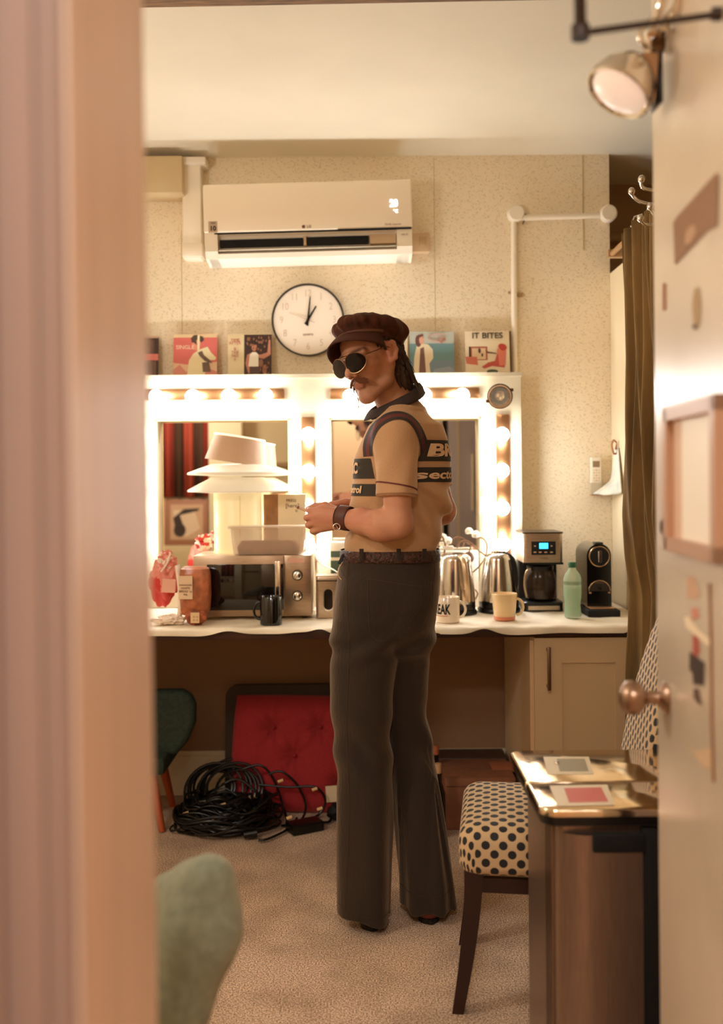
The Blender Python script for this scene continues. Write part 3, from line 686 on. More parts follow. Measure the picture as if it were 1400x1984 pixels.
# red and white bag beside the lamp, on the microwave
def crumple(name, mats, parent, c, r, seed, flat=(1, 1, 1), amp=.25, fold=5.0, split=None, sub=4):
    bm = bmesh.new(); bmesh.ops.create_icosphere(bm, subdivisions=sub, radius=1.0)
    for v in bm.verts:
        d = v.co.normalized(); n1 = noise.noise(d * 1.7 + Vector((seed, 0, 0))); n2 = abs(noise.noise(d * fold + Vector((0, seed, 0)))); n3 = abs(noise.noise(d * fold * 2.3 + Vector((0, 0, seed))))
        s = 1 + amp * n1 - amp * 1.3 * n2 - amp * .6 * n3
        v.co = Vector((d.x * s * flat[0], d.y * s * flat[1], d.z * s * flat[2])) * r
    me = bpy.data.meshes.new(name); bm.to_mesh(me); bm.free()
    zmin = min(v.co.z for v in me.vertices)
    me.transform(Matrix.Translation(Vector(c) - Vector((0, 0, zmin))))
    if not isinstance(mats, (list, tuple)): mats = [mats]
    for m in mats: me.materials.append(m)
    if split:
        for p_ in me.polygons: p_.material_index = split(p_.center - Vector(c))
    me.polygons.foreach_set('use_smooth', [True] * len(me.polygons)); me.set_sharp_from_angle(angle=math.radians(50))
    o = bpy.data.objects.new(name, me); COL.objects.link(o)
    if parent is not None:
        o.parent = parent; o.matrix_parent_inverse = Matrix.Translation(parent.location).inverted() if parent.get('_abs') else Matrix.Identity(4)
    return o
REDP = mat('red_plastic_film', (206, 62, 56), .3); PINKP = mat('pink_plastic_film', (228, 140, 124), .3); WPL = mat('white_plastic_film', (242, 224, 206), .3)
p = at(393, 1070, 4.03)
g = crumple('carrier_bag', [WPL, REDP], None, (p.x, 4.03, ZM - .001), .036, 3, (1.15, .6, .95), .4, 4, lambda d: int(noise.noise(d * 45) > .05)); tag(g, 'crumpled red and white bag left of the lamp on the microwave', 'bag')

# ================================================================ LEFT END OF THE COUNTER
Y0 = 3.72
RB = thing('shopping_bag', 'crumpled red and pink carrier bag at the left end of the worktop', 'bag', (at(318, 1180, Y0).x, Y0, ZT))
xx = at(318, 1120, Y0).x
crumple('bag', [REDP, PINKP], RB, (xx - .01, Y0 + .05, ZT + .05), .082, 5, (.72, .45, 1.15), .3, 3.2, lambda d: int(d.z > .115 or (d.x > -.01 and d.z > .06 and noise.noise(d * 14) > -.35)))
crumple('bag_top', [PINKP, WPL], RB, (xx, Y0 + .05, at(318, 1120, Y0).z), .05, 8, (.8, .5, .9), .45, 4, lambda d: int(noise.noise(d * 40) > .1))
b = MB(); b.tube(smooth_path([at(312, 1108, Y0 - .005), at(322, 1094, Y0 - .004), at(327, 1083, Y0), at(330, 1070, Y0 + .01)]), .004, 6); b.build('bag_tie', WPL, RB)
b = MB(); a = at(314, 1122, Y0 - .0); c = at(340, 1148, Y0); b.box(((a + c) / 2), (c.x - a.x, .003, a.z - c.z), rot=Matrix.Rotation(.06, 3, 'Y')); b.build('bag_label', P((236, 180, 158)), RB)
CR = crumple('plastic_wrap', [WPL], None, (at(328, 1200, 3.66).x, 3.66, ZT - .002), .066, 11, (1.0, .6, .33), .35, 4); tag(CR, 'crumpled white plastic wrapper lying under the red bag', 'wrapper')
b = MB(); a = at(340, 1178, 3.62)
BR = thing('bread_loaf', 'tall orange-brown bagged loaf with a pale label left of the microwave', 'bread', (at(374, 1185, Y0).x, 3.70, ZT))
x0, x1 = at(344, 1140, 3.68).x, at(405, 1140, 3.68).x; z1 = at(374, 1099, 3.68).z; cxx = (x0 + x1) / 2; hx = (x1 - x0) / 2
bread = mat('orange_bread_bag', (206, 122, 80), .28, noise_amt=.25, noise_scale=25, bump=.6, bump_scale=18)
zlo = ZT + .030
rbox_loft(cxx, 3.715, [(hx * .82, .035, zlo), (hx * .95, .045, zlo + .02), (hx, .048, zlo + .07), (hx * .98, .046, z1 - .03), (hx * .9, .04, z1 - .008), (hx * .7, .028, z1)], .03).build('loaf', bread, BR)
b = MB(); b.grid(8, 10, lambda u, v: Vector((x0 - .006 + .018 * u + .006 * math.sin(v * 4), 3.69 - .01 * math.sin(u * 3), zlo - .015 + v * (z1 - zlo + .02) + .006 * u * (v > .8)))); b.build('bag_seam', WPL, BR, thick=.002)
a = at(346, 1116, 3.664); c = at(373, 1161, 3.664)
lb = MB(); lb.box(((a + c) / 2), (c.x - a.x, .003, a.z - c.z)); lb = lb.build('label', P((234, 204, 168)), BR, smooth=False)
for t_, y_, s_ in (('FARMHOUSE', 1134, .008), ('WHITE', 1140, .011), ('BREAD 1p', 1146, .011), ('800g', 1152, .007)):
    text_mesh(t_, s_, FACE(at(359, y_, 3.6615)), P((130, 84, 66)), 'label_lettering', lb)
BP = thing('snack_pack', 'small orange packet with a square label in front of the loaf', 'packet', (at(378, 1210, 3.62).x, 3.62, ZT))
crumple('pack', mat('dark_orange_pack', (186, 96, 60), .3, noise_amt=.4, noise_scale=30), BP, (at(379, 1200, 3.64).x, 3.645, ZT - .001), .042, 21, (1.02, .5, .66), .2, 3)
a = at(369, 1187, 3.612); c = at(386, 1207, 3.612)
b = MB(); b.box((a + c) / 2, (c.x - a.x, .002, a.z - c.z)); lb = b.build('label', P((228, 196, 152)), BP, smooth=False)
b = MB(); p = (a + c) / 2
for i in range(6):
    for j in range(6):
        if (i * 7 + j * 3 + i * j) % 3: b.box((a.x + .006 + i * .004, a.y - .0012, c.z + .008 + j * .004), (.003, .0006, .0025))
b.build('label_print', P((180, 140, 100)), lb, smooth=False)
# black mug
def mug(label, px, py, Y, r, h, m, handle=1, taper=1.0, m2=None):
    p = at(px, py, Y); o = lthing('mug', label, 'mug', (p.x, Y, ZT), group='mugs on the worktop')
    b = MB(); b.lathe([(r * .9 * taper, 0), (r * taper, .004), (r, h - .002), (r * .97, h), (r * .93, h - .003), (r * .9 * taper, .008), (.001, .008)], (0, 0, 0), 40, cap=False)
    b.lathe([(.001, 0), (r * .9 * taper, 0)], (0, 0, 0), 40, cap=False); b.build('cup', m, o)
    pts = [Vector((handle * (r * .93 + .024 * math.sin(t)), -.006, h * .5 + h * .3 * math.cos(t))) for t in [PI * k / 12 for k in range(13)]]
    MB().tube(pts, .0048, 10).build('handle', m, o)
    return o
mug('black mug in front of the microwave', 525, 1214, 3.635, .0405, .104, mat('black_glaze', (14, 11, 10), .12, coat=.5), -1)
mk = mug('white mug with bold black capitals beside the man', 867, 1208, 3.66, .0440, .094, mat('white_glaze', (242, 224, 198), .15, coat=.4), 1)
def wrap(r, x, y, z, z0): t = x / r; return Vector((r * math.sin(t), -r * math.cos(t) - z, z0 + y))
text_mesh('BREAK', .050, None, mat('black_print', (20, 16, 14), .3), 'mug_lettering', mk, bold=.0016, sx=.55, mapper=lambda x, y, z: wrap(.0446, x - .036, y, z, .050))
MB().grid(12, 2, lambda u, v: wrap(.0444, -.064 + u * .062, 0, .0002, .0265 + .0022 * v)).build('mug_red_line', P((204, 96, 76)), mk)
mg = mug('cream mug with a pink foot beside the coffee maker', 977, 1203, 3.70, .0480, .100, mat('cream_glaze', (238, 208, 160), .15, coat=.4), 1, .8)
MB().lathe([(.0352, .0005), (.0392, .004), (.0402, .016), (.0396, .016), (.036, .005)], (0, 0, 0), 40, cap=False).build('foot', mat('pink_glaze', (222, 140, 108), .2), mg)
# canister
Y0 = 3.84; c = at(637, 1198, Y0); r = (at(661, 1150, Y0).x - at(613, 1150, Y0).x) / 2; h = at(637, 1113, Y0).z - ZT
CN = lthing('steel_canister', 'steel storage canister with an oval window beside the microwave', 'canister', (c.x, Y0, ZT))
rbox_loft(0, 0, [(r * .98, r * .98, 0), (r, r, .004), (r, r, h - .022)], .014).build('body', STEEL, CN)
rbox_loft(0, 0, [(r * .97, r * .97, h - .022), (r * .97, r * .97, h - .018)], .014).build('seal', SLOT, CN)
rbox_loft(0, 0, [(r * 1.01, r * 1.01, h - .018), (r * 1.01, r * 1.01, h - .004), (r * .95, r * .95, h)], .014).build('lid', STEEL, CN)
def stadium(cx, cz, hx, hz, y, n=10):
    return [(cx + hx * math.cos(t), y, cz + (hz - hx) + hx * math.sin(t)) for t in [PI * k / n for k in range(n + 1)]] + [(cx + hx * math.cos(t), y, cz - (hz - hx) + hx * math.sin(t)) for t in [PI + PI * k / n for k in range(n + 1)]]
MB().prism(stadium(.0, h * .44, .020, .044, -r - .0015), (0, .002, 0)).build('window_rim', CHROME, CN)
MB().prism(stadium(.0, h * .44, .0165, .040, -r - .0025), (0, .002, 0)).build('window', mat('dark_oven_glass', (22, 17, 14), .06), CN)
# draped white paper between microwave and canister
PB = MB(); pa, pb_, pc, pd = at(607, 1062, 3.95), at(612, 1085, 3.88), at(668, 1112, 3.88), at(652, 1110, 3.97)
PB.grid(14, 8, lambda u, v: (pa.lerp(pd, u)).lerp(pb_.lerp(pc, u), v) + Vector((0, 0, .004 * math.sin(u * 9 + v * 3) - .012 * math.sin(u * PI))))
o = PB.build('paper_bag', mat('white_thin_paper', (244, 232, 212), .6), thick=.0015); tag(o, 'white crumpled paper sloping from the microwave to the canister', 'paper')
# green and white cartons behind
Y0 = 4.05; a = at(640, 1072, Y0); c = at(676, 1172, Y0)
GB = thing('tea_carton', 'green and white carton behind the steel canister', 'carton', ((a.x + c.x) / 2, Y0, ZT))
MB().box2((a.x, Y0, ZT), (c.x, Y0 + .05, at(650, 1062, Y0).z), bev=.001).build('carton', P((60, 74, 56)), GB)
MB().box2((a.x - .003, Y0 - .002, at(650, 1068, Y0).z), (c.x + .003, Y0 + .052, at(650, 1050, Y0).z), bev=.004).build('lid', P((240, 230, 214)), GB)
MB().box2((a.x, Y0 - .002, at(650, 1086, Y0).z), (c.x, Y0, at(650, 1080, Y0).z)).build('stripe', P((236, 220, 196)), GB, smooth=False)
# ================================================================ KETTLES
def kettle(label, px, py, Y, rb_, rt, h, handle_side, flip, lid):
    c = at(px, py, Y); o = lthing('electric_kettle', label, 'kettle', (c.x, Y, ZT), group='kettles on the worktop')
    MB().lathe([(rb_ * 1.08, 0), (rb_ * 1.1, .008), (rb_ * 1.05, .016), (rb_ * .8, .017)], (0, 0, 0), 48).build('power_base', BLACK, o)
    MB().lathe([(rb_ * .97, .017), (rb_ * 1.0, .02), (rb_ * 1.0, .042)], (0, 0, 0), 48).build('foot_band', BLACK, o)
    prof = [(rb_, .042)]
    for k in range(1, 13):
        t = k / 12; z = .042 + (h - .042 - .028) * t; prof.append((rb_ + (rt - rb_) * (t ** 1.6), z))
    for k in range(1, 7):
        t = k / 6 * PI / 2; prof.append((rt - .028 * (1 - math.cos(t)), h - .028 + .028 * math.sin(t)))
    prof.append((rt * .45, h + .001))
    MB().lathe(prof, (0, 0, 0), 56).build('body', mat('polished_kettle_steel', (206, 198, 190), .13, 1.0), o)
    if lid: MB().lathe([(rt * .50, h), (rt * .52, h + .008), (rt * .40, h + .010), (.012, h + .006)], (0, 0, 0), 40).build('lid', CHROME, o)
    s = handle_side
    if flip:
        pts = smooth_path([Vector(p) for p in ((s * rt * .3, -rt * .75, h - .01), (s * rt * .55, -rt * .95 - .022, h - .028), (s * rb_ * .6, -rb_ * .85 - .026, h * .5), (s * rb_ * .72, -rb_ * .72, .055))])
        MB().tube(pts, .011, 12).build('handle', mat('cream_kettle_handle', (206, 176, 140), .2, .6), o)
    else:
        pts = smooth_path([Vector(p) for p in ((s * rt * .6, -.02, h - .006), (s * (rt + .028), -.028, h - .028), (s * (rb_ + .024), -.03, h * .5), (s * rb_ * .9, -.03, .06))])
        MB().tube(pts, [.012] * len(pts), 12).build('handle', BLACK, o)
    return o
k1 = kettle('tall polished steel kettle with a gauge strip beside the white mug', 882, 1188, 3.90, .078, .062, .235, .8, True, False)
k2 = kettle('rounded polished steel kettle with a ring lid behind the cream mug', 966, 1186, 3.95, .078, .058, .232, .6, False, True)
# plug tower and cables behind the kettles
PT = thing('plug_cluster', 'white plugs and adaptor with looping brown cables behind the kettles', 'plugs', (at(890, 1065, 4.08).x, 4.08, ZT))
b = MB(); a = at(848, 1068, 4.08); c = at(925, 1150, 4.12); b.box2((a.x, 4.085, ZT), (c.x, 4.12, a.z), bev=.004); b.build('socket_box', ACW, PT)
for px, py, m in ((867, 1052, ACW), (921, 1040, ACW)):
    p = at(px, py, 4.07); b = MB(); b.lathe([(.014, 0), (.017, .006), (.017, .016), (.009, .024)], p, 20, rot=Matrix.Rotation(.3, 3, 'X')); b.build('plug', m, PT)
b = MB(); p = at(868, 1062, 4.07); b.box(p + Vector((0, 0, .002)), (.042, .03, .016), bev=.004); b.build('adaptor', ACW, PT)
for pts, r_ in (([(849, 1075), (849, 1050), (856, 1040), (862, 1055), (860, 1072)], .0035), ([(885, 1062), (893, 1049), (908, 1050), (925, 1065), (945, 1080)], .003), ([(921, 1042), (935, 1043), (943, 1055), (941, 1075), (930, 1095), (914, 1110)], .003), ([(917, 1140), (925, 1150), (918, 1165)], .003), ([(912, 1052), (910, 1065), (902, 1078)], .003)):
    b = MB(); b.tube(smooth_path([at(x, y, 4.06) for x, y in pts]), r_, 8); b.build('cable', mat('brown_flex', (140, 100, 72), .4), PT)
b = MB(); p = at(908, 1080, 4.07); b.sphere(p, .022, sx=1, sy=.6, sz=1.1); b.build('dark_plug', mat('brown_plug', (120, 88, 68), .4), PT)
# ================================================================ COFFEE MAKER
Y0 = 3.93
x0, x1 = at(1013, 1100, Y0).x, at(1091, 1100, Y0).x; zt_ = at(1050, 1031, Y0).z; cx = (x0 + x1) / 2; hx = (x1 - x0) / 2
CM = thing('coffee_maker', 'steel and black filter coffee maker with a blue lit display', 'coffee maker', (cx, Y0 + .1, ZT))
Zc = lambda py: at(1052, py, Y0).z
rbox_loft(cx, Y0 + .10, [(hx, .1, ZT), (hx, .1, Zc(1166) - .004), (hx * .96, .095, Zc(1166))], .016).build('base', BLACK, CM)
rbox_loft(cx + .002, Y0 + .09, [(hx * .86, .092, ZT + .006), (hx * .86, .092, Zc(1174))], .012).build('base_plate', STEEL, CM)
rbox_loft(cx, Y0 + .165, [(hx, .035, Zc(1166)), (hx, .035, Zc(1090))], .01).build('column', BLACK, CM)
rbox_loft(cx, Y0 + .10, [(hx * .98, .1, Zc(1090)), (hx * .98, .1, zt_ - .004)], .014).build('housing', STEEL, CM)
rbox_loft(cx, Y0 + .10, [(hx * 1.02, .102, zt_ - .006), (hx * 1.02, .102, zt_)], .014).build('top_lid', mat('dark_lid', (74, 58, 46), .3, .5), CM)
MB().box2((x0, Y0 - .001, Zc(1094)), (x1, Y0 + .006, Zc(1090))).build('lower_trim', BLACK, CM, smooth=False)
Xc = lambda px: at(px, 1060, Y0).x
MB().box2((Xc(1029), Y0 - .003, Zc(1075)), (Xc(1076), Y0 + .003, Zc(1049)), bev=.001).build('control_panel', MATTEBLACK, CM)
MB().box2((Xc(1044), Y0 - .004, Zc(1063)), (Xc(1061), Y0 + .0, Zc(1052))).build('display', mat('blue_lcd', (40, 170, 210), .3, emit=.75, emit_rgb=(.06, .62, 1.0)), CM, smooth=False)
for px, py in ((1036, 1058), (1068, 1058), (1036, 1070), (1046, 1070), (1057, 1070), (1068, 1070)):
    p = at(px, py, Y0 - .004); MB().box(p, (.011 if py > 1060 else .007, .003, .005), bev=.001).build('button', P((210, 170, 140)), CM)
text_mesh('COFFEE', .010, FACE(at(1053, 1082, Y0 - .0006)), P((120, 84, 62)), 'front_lettering', CM)
gx, gy, gz = cx - .002, Y0 + .062, Zc(1163)
gh = Zc(1103) - gz
b = MB(); pr = [(.048, 0), (.060, .006), (.064, gh * .3), (.064, gh * .6), (.056, gh * .86), (.050, gh)]
b.lathe(pr, (gx, gy, gz), 40, cap=False); jg = b.build('carafe', mat('dark_carafe_glass', (70, 54, 44), .06, alpha=.45), CM)
MB().lathe([(.001, 0), (.058, 0), (.062, gh * .28), (.001, gh * .28)], (gx, gy, gz + .003), 40, cap=False).build('coffee', mat('coffee_liquid', (30, 16, 8), .1), jg)
MB().lathe([(.052, 0), (.054, .014), (.045, .020), (.001, .020)], (gx, gy, gz + gh - .006), 40, cap=False).build('carafe_lid', BLACK, jg)
MB().tube(smooth_path([(gx - .045, gy - .038, gz + gh), (gx - .062, gy - .044, gz + gh * .9), (gx - .070, gy - .042, gz + gh * .5), (gx - .060, gy - .035, gz + .01)]), .0042, 10).build('carafe_handle', mat('cream_kettle_handle', (206, 176, 140), .2, .6), jg)
# ================================================================ BOTTLE
Y0 = 3.74; c = at(1109, 1203, Y0); hb = at(1109, 1089, Y0).z - ZT
BO = lthing('water_bottle', 'clear green plastic water bottle half full, in front of the coffee maker', 'bottle', (c.x, Y0, ZT))
rB = (at(1126, 1150, Y0).x - at(1091, 1150, Y0).x) / 2
prof = [(rB * .75, 0), (rB * .92, .006), (rB * .95, .03), (rB * .86, hb * .24), (rB * .95, hb * .34), (rB, hb * .42), (rB, hb * .66), (rB * .96, hb * .73), (rB * .75, hb * .81), (rB * .42, hb * .88), (rB * .38, hb * .93)]
GLG = mat('green_clear_plastic', (206, 232, 206), .08, alpha=.38)
MB().lathe(prof, (0, 0, 0), 36, cap=False).build('bottle', GLG, BO)
MB().lathe([(.001, .003), (rB * .88, .008), (rB * .92, .03), (rB * .84, hb * .24), (rB * .92, hb * .34), (rB * .96, hb * .42), (rB * .96, hb * .55), (.001, hb * .55)], (0, 0, 0), 36, cap=False).build('water', mat('green_water', (150, 190, 150), .05, alpha=.6), BO)
MB().lathe([(rB * .44, hb * .905), (rB * .44, hb - .002), (rB * .40, hb)], (0, 0, 0), 28).build('cap', mat('green_cap', (30, 96, 62), .35), BO)
MB().lathe([(rB * 1.005, hb * .60), (rB * 1.005, hb * .66)], (0, 0, 0), 36, cap=False).build('water_line', mat('green_tint', (70, 120, 80), .2, alpha=.35), BO)
# ================================================================ CAPSULE COFFEE MACHINE
Y0 = 3.83; c = at(1161, 1195, Y0)
NM = lthing('capsule_coffee_machine', 'narrow black capsule coffee machine with round head at the right end of the worktop', 'coffee machine', (c.x, Y0, ZT))
sN = F_PX / Y0; hw = 23.5 / sN
def archbox(hw, z0, z1, y0, y1, n=16):
    pts = [(-hw, y0, z0), (hw, y0, z0)] + [(hw * math.cos(t), y0, z1 - hw + hw * math.sin(t)) for t in [PI * k / n for k in range(n + 1)]]
    return MB().prism(pts, (0, y1 - y0, 0))
Hn = (1195 - 1058) / sN
archbox(hw, .028, Hn, .0, .2).build('body', mat('gloss_black', (12, 10, 9), .12, coat=.6), NM)
MB().box((.002, .03, .0125), (.1225, .20, .025), bev=.004).build('drip_tray', MATTEBLACK, NM)
MB().box((0, -.006, .029), (hw * 2.02, .09, .005), bev=.001).build('tray_plate', mat('tan_metal_plate', (190, 150, 110), .4, .7), NM)
zc1 = Hn - hw - .002
b = MB(); b.tube([(hw * .82 * math.cos(t), -.004, zc1 + hw * .82 * math.sin(t)) for t in [2 * PI * k / 40 for k in range(40)]], .0028, 8, closed=True); b.build('head_ring', mat('dull_chrome', (170, 140, 112), .25, 1.0), NM)
MB().lathe([(hw * .78, 0), (hw * .74, .006)], (0, 0, zc1), 40, rot=R90).build('head_disc', MATTEBLACK, NM)
MB().box((-.004, -.008, zc1), (.004, .006, .044), bev=.0015).build('head_highlight', CHROME, NM)
MB().box((.004, -.010, zc1), (.009, .010, .046), bev=.003).build('lever_rib', mat('brown_rib', (60, 42, 34), .3), NM)
MB().box((0, .02, Hn + .001), (.030, .06, .010), bev=.004).build('lever', BLACK, NM)
zc2 = .028 + .062; r2 = hw * .88
b = MB(); b.tube([(r2 * math.cos(t), -.004, zc2 + r2 * math.sin(t)) for t in [PI * k / 24 for k in range(25)]], .0024, 8); b.build('arch_ring', mat('dull_chrome', (170, 140, 112), .25, 1.0), NM)
b = MB(); b.prism([(r2 * .95 * math.cos(t), -.005, zc2 + r2 * .95 * math.sin(t)) for t in [PI * k / 24 for k in range(25)]], (0, .006, 0)); b.build('arch_panel', mat('dark_brown_panel', (44, 34, 28), .4), NM)
MB().lathe([(.006, 0), (.005, .018), (.001, .018)], (0, 0, zc2 + .012), 18, rot=R90).build('spout', SLOT, NM)
for s in (-1, 1): MB().box((s * hw * .78, -.006, zc2 - .006), (.008, .008, .006), bev=.001).build('tray_lug', P((180, 140, 104)), NM)
text_mesh('ESPRESSO', .007, FACE(Vector((0, -.0056, zc2 + .032))), P((120, 96, 76)), 'panel_lettering', NM)
# ================================================================ REMOTE, TOWEL
a = at(1143, 886, YB - .02); c = at(1166, 958, YB - .02)
RM = thing('remote_control', 'white air conditioner remote in a wall holder', 'remote', ((a.x + c.x) / 2, YB, c.z))
MB().box2((a.x + .002, YB - .022, c.z + .006), (c.x - .002, YB - .004, a.z), bev=.004).build('remote', ACW, RM)
MB().box2((a.x, YB - .028, c.z), (c.x, YB - .001, c.z + .05), bev=.003).build('holder', WHITE, RM)
MB().box2((a.x + .010, YB - .0235, a.z - .042), (c.x - .010, YB - .02, a.z - .016)).build('screen', P((150, 122, 92)), RM, smooth=False)
for i in range(3):
    for j in range(5): MB().box((a.x + .014 + i * .011, YB - .0235, a.z - .055 - j * .011), (.007, .003, .005), bev=.001).build('button', P((214, 178, 140) if (i + j) % 2 else (226, 206, 170)), RM)
b = MB(); b.box2((a.x, YB - .03, c.z - .004), (c.x, YB - .001, c.z)); b.build('holder_lip', P((190, 140, 104)), RM, smooth=False)
TW = thing('tea_towel', 'white patterned tea towel hanging from a hook on the partition', 'towel', at(1193, 860, 4.0))
hk = Vector((XC, 4.13, at(1193, 862, 4.1).z))
def tw(u, v):
    y = 4.13 + (.22 * (u - .5)) * (.25 + .75 * v); x = XC - .006 - .012 * abs(math.sin(u * 8 + 1)) * v - (.080 * max(0, v - .72) / .28 * max(0, .5 - abs(u - .75)) * 2 if v > .72 else 0)
    return Vector((x, y, hk.z - .012 - v * .195 + .02 * abs(u - .5) * v))
m_t = mat('patterned_towel', (238, 226, 204), .8, noise_amt=.2, noise_scale=22, rgb2=(196, 200, 192))
MB().grid(24, 20, tw).build('cloth', m_t, TW, ang=180, thick=.003)
b = MB(); b.tube(smooth_path([(XC, 4.13, hk.z - .03), (XC - .02, 4.12, hk.z - .035), (XC - .03, 4.115, hk.z), (XC - .02, 4.12, hk.z + .02), (XC - .008, 4.125, hk.z + .008), (XC - .012, 4.12, hk.z - .018)]), .004, 8); b.build('hook', mat('copper_hook', (170, 120, 92), .3, .8), TW)
# ================================================================ UNDER THE DESK
def onz(px, py, z):
    q1 = at(px, py, 1.0); Y = (EYE - z) / (EYE - q1.z); return at(px, py, Y)
# dark rounded seat pad leaning on the wall behind the cushion
p0 = at(437, 1400, 4.16); p1 = at(672, 1400, 4.16); zt2 = at(550, 1326, 4.18).z
tilt = Matrix.Rotation(-.09, 3, 'X')
SP = lthing('seat_pad', 'dark brown rounded pad leaning on the wall behind the red cushion', 'pad', ((p0.x + p1.x) / 2, 4.14, 0), (-.12, 0, 0))
hx = (p1.x - p0.x) / 2
pts = [(x, -.03, z) for x, z in rrect(0, zt2 / 2 + .002, hx, zt2 / 2, .05, 8)]
MB().prism(pts, (0, .05, 0)).build('pad', mat('dark_brown_felt', (74, 58, 44), .9), SP)
# red tufted cushion
RC = lthing('floor_cushion', 'red tufted square cushion leaning against the wall behind the cables', 'cushion', (at(605, 1570, 3.98).x, 3.98, .0), (-.30, .03, 0))
cw, ch = .335, .46
tufts = [(-.17, .33), (.02, .335), (-.08, .22), (-.25, .12), (.10, .11), (.2, .24)]
def cush(side):
    def f(u, v):
        x = (u - .5) * 2; z = (v - .5) * 2
        th = .045 * (max(0, 1 - abs(x) ** 5) * max(0, 1 - abs(z) ** 5)) ** .5
        X_ = x * cw * (1 - .03 * abs(z) ** 3) ; Z_ = ch / 2 + z * ch / 2 * (1 - .03 * abs(x) ** 3)
        for tx, tz in tufts:
            d = math.hypot(X_ - tx, Z_ - tz); th -= .034 * math.exp(-(d / .035) ** 2) + .008 * math.exp(-(d / .10) ** 2) * abs(math.sin(math.atan2(Z_ - tz, X_ - tx) * 4))
        return Vector((X_, side * max(th, .002) * (1 if side < 0 else .8), Z_ + .002))
    return f
b = MB(); b.grid(90, 70, cush(-1)); b.grid(30, 24, cush(1)); b.build('cover', mat('red_woven_fabric', (172, 36, 42), .85, noise_amt=.15, noise_scale=250, sheen=.3), RC, ang=180)
for tx, tz in tufts: MB().sphere((tx, -.020, tz), .009, sy=.5, seg=12, rings=8).build('button', mat('red_button', (140, 20, 26), .7), RC)
MB().box((.075, -.04, .075), (.045, .003, .062), rot=Matrix.Rotation(-.1, 3, 'Y')).build('care_tag', mat('cream_tag', (230, 208, 172), .7), RC, smooth=False)
# cables
CP = thing('cable_pile', 'tangled heap of coiled black cables on the carpet before the red cushion', 'cables', (at(440, 1580, 3.8).x, 3.82, 0))
ccx, ccy = at(436, 1580, 3.82).x, 3.84
CABM = mat('black_cable_rubber', (20, 17, 15), .35)
b = MB(); r2 = random.Random(3)
for k in range(46):
    R_ = r2.uniform(.08, .20); z0 = r2.uniform(.012, .045) + max(0, .15 * r2.random() * (1 - R_ / .22)) ; ox, oy = r2.gauss(0, .016), r2.gauss(0, .018)
    tx, ty = r2.gauss(0, .14), r2.gauss(0, .14); ph = r2.random() * 6; pts = []
    for i in range(40):
        t = 2 * PI * i / 40; rr = R_ * (1 + .06 * math.sin(3 * t + ph) + .03 * math.sin(5 * t + 2 * ph)); x = rr * math.cos(t); y = rr * .78 * math.sin(t)
        pts.append((ccx + ox + x, ccy + oy + y, max(.009, z0 + x * tx + y * ty + .014 * math.sin(4 * t + ph))))
    b.tube(pts, r2.choice((.0035, .0045, .0055)), 6, closed=True)
for k in range(14):   # standing coils at the back
    R_ = r2.uniform(.06, .1); ox = r2.uniform(-.08, .05); oy = .12 + r2.uniform(-.04, .05); pts = []
    for i in range(30):
        t = 2 * PI * i / 30; pts.append((ccx + ox + R_ * 1.15 * math.cos(t), ccy + oy + R_ * .45 * math.sin(t) + .02 * math.cos(t), max(.01, .11 + R_ * math.sin(t))))
    b.tube(pts, .0055, 6, closed=True)
o = b.build('coils', CABM, CP); o['kind'] = 'stuff'
loose = [[(520, 1500), (545, 1495), (575, 1520), (592, 1560), (580, 1592), (545, 1600)], [(500, 1520), (560, 1525), (610, 1525), (630, 1550), (615, 1580), (575, 1590)],
         [(575, 1585), (560, 1605), (520, 1625), (500, 1628)], [(470, 1490), (505, 1483), (530, 1510), (548, 1560), (556, 1590)]]
for L_ in loose:
    pts = []
    for x, y in L_:
        g = onz(x, y, .012)
        if g.y > 3.98: g = at(x, y, 3.93)
        pts.append(g)
    MB().tube(smooth_path(pts), .0048, 8).build('loose_cable', CABM, CP)
for x, y, c_ in ((543, 1514, 0), (609, 1530, 0), (619, 1568, 0), (560, 1585, 0), (432, 1560, 0), (458, 1555, 0), (416, 1588, 0), (489, 1545, 0), (360, 1552, 0), (398, 1552, 0), (360, 1577, 0), (378, 1546, 1), (494, 1568, 1), (458, 1580, 0)):
    g = onz(x, y, .07)
    if g.y > 3.95: g = at(x, y, 3.9)
    m_ = mat('cream_tape', (230, 190, 140), .6) if not c_ else mat('green_tape', (60, 140, 60), .6)
    MB().cyl(g + Vector((-.010, 0, -.002)), g + Vector((.010, .004, .004)), .0062, seg=10).build('tape_tag', m_, CP)
g = onz(485, 1618, .02); b = MB(); b.cyl(g + Vector((-.025, 0, 0)), g + Vector((.022, .01, .004)), .013, .017); b.cyl(g + Vector((-.03, .03, 0)), g + Vector((-.005, .03, .004)), .011); b.build('connector', BLACK, CP)
AD = thing('power_adapter', 'flat black power adapter on the carpet right of the cable heap', 'adapter', onz(595, 1612, 0))
g = onz(590, 1610, 0); MB().box((g.x, g.y, .02), (.13, .075, .036), rot=Matrix.Rotation(.5, 3, 'Z'), bev=.005).build('body', BLACK, AD)
MB().tube(smooth_path([(g.x + .05, g.y + .04, .02), (g.x + .09, g.y + .07, .01), (g.x + .1, g.y + .12, .02)]), .005, 8).build('lead', CABM, AD)
SB = thing('black_pouch', 'soft black pouch on the carpet between the cushion and the trousers', 'pouch', onz(642, 1600, 0))
crumple('pouch', MATTEBLACK, SB, (onz(640, 1602, 0).x + .025, 3.89, 0), .048, 4, (.9, .8, .7), .15, 2)
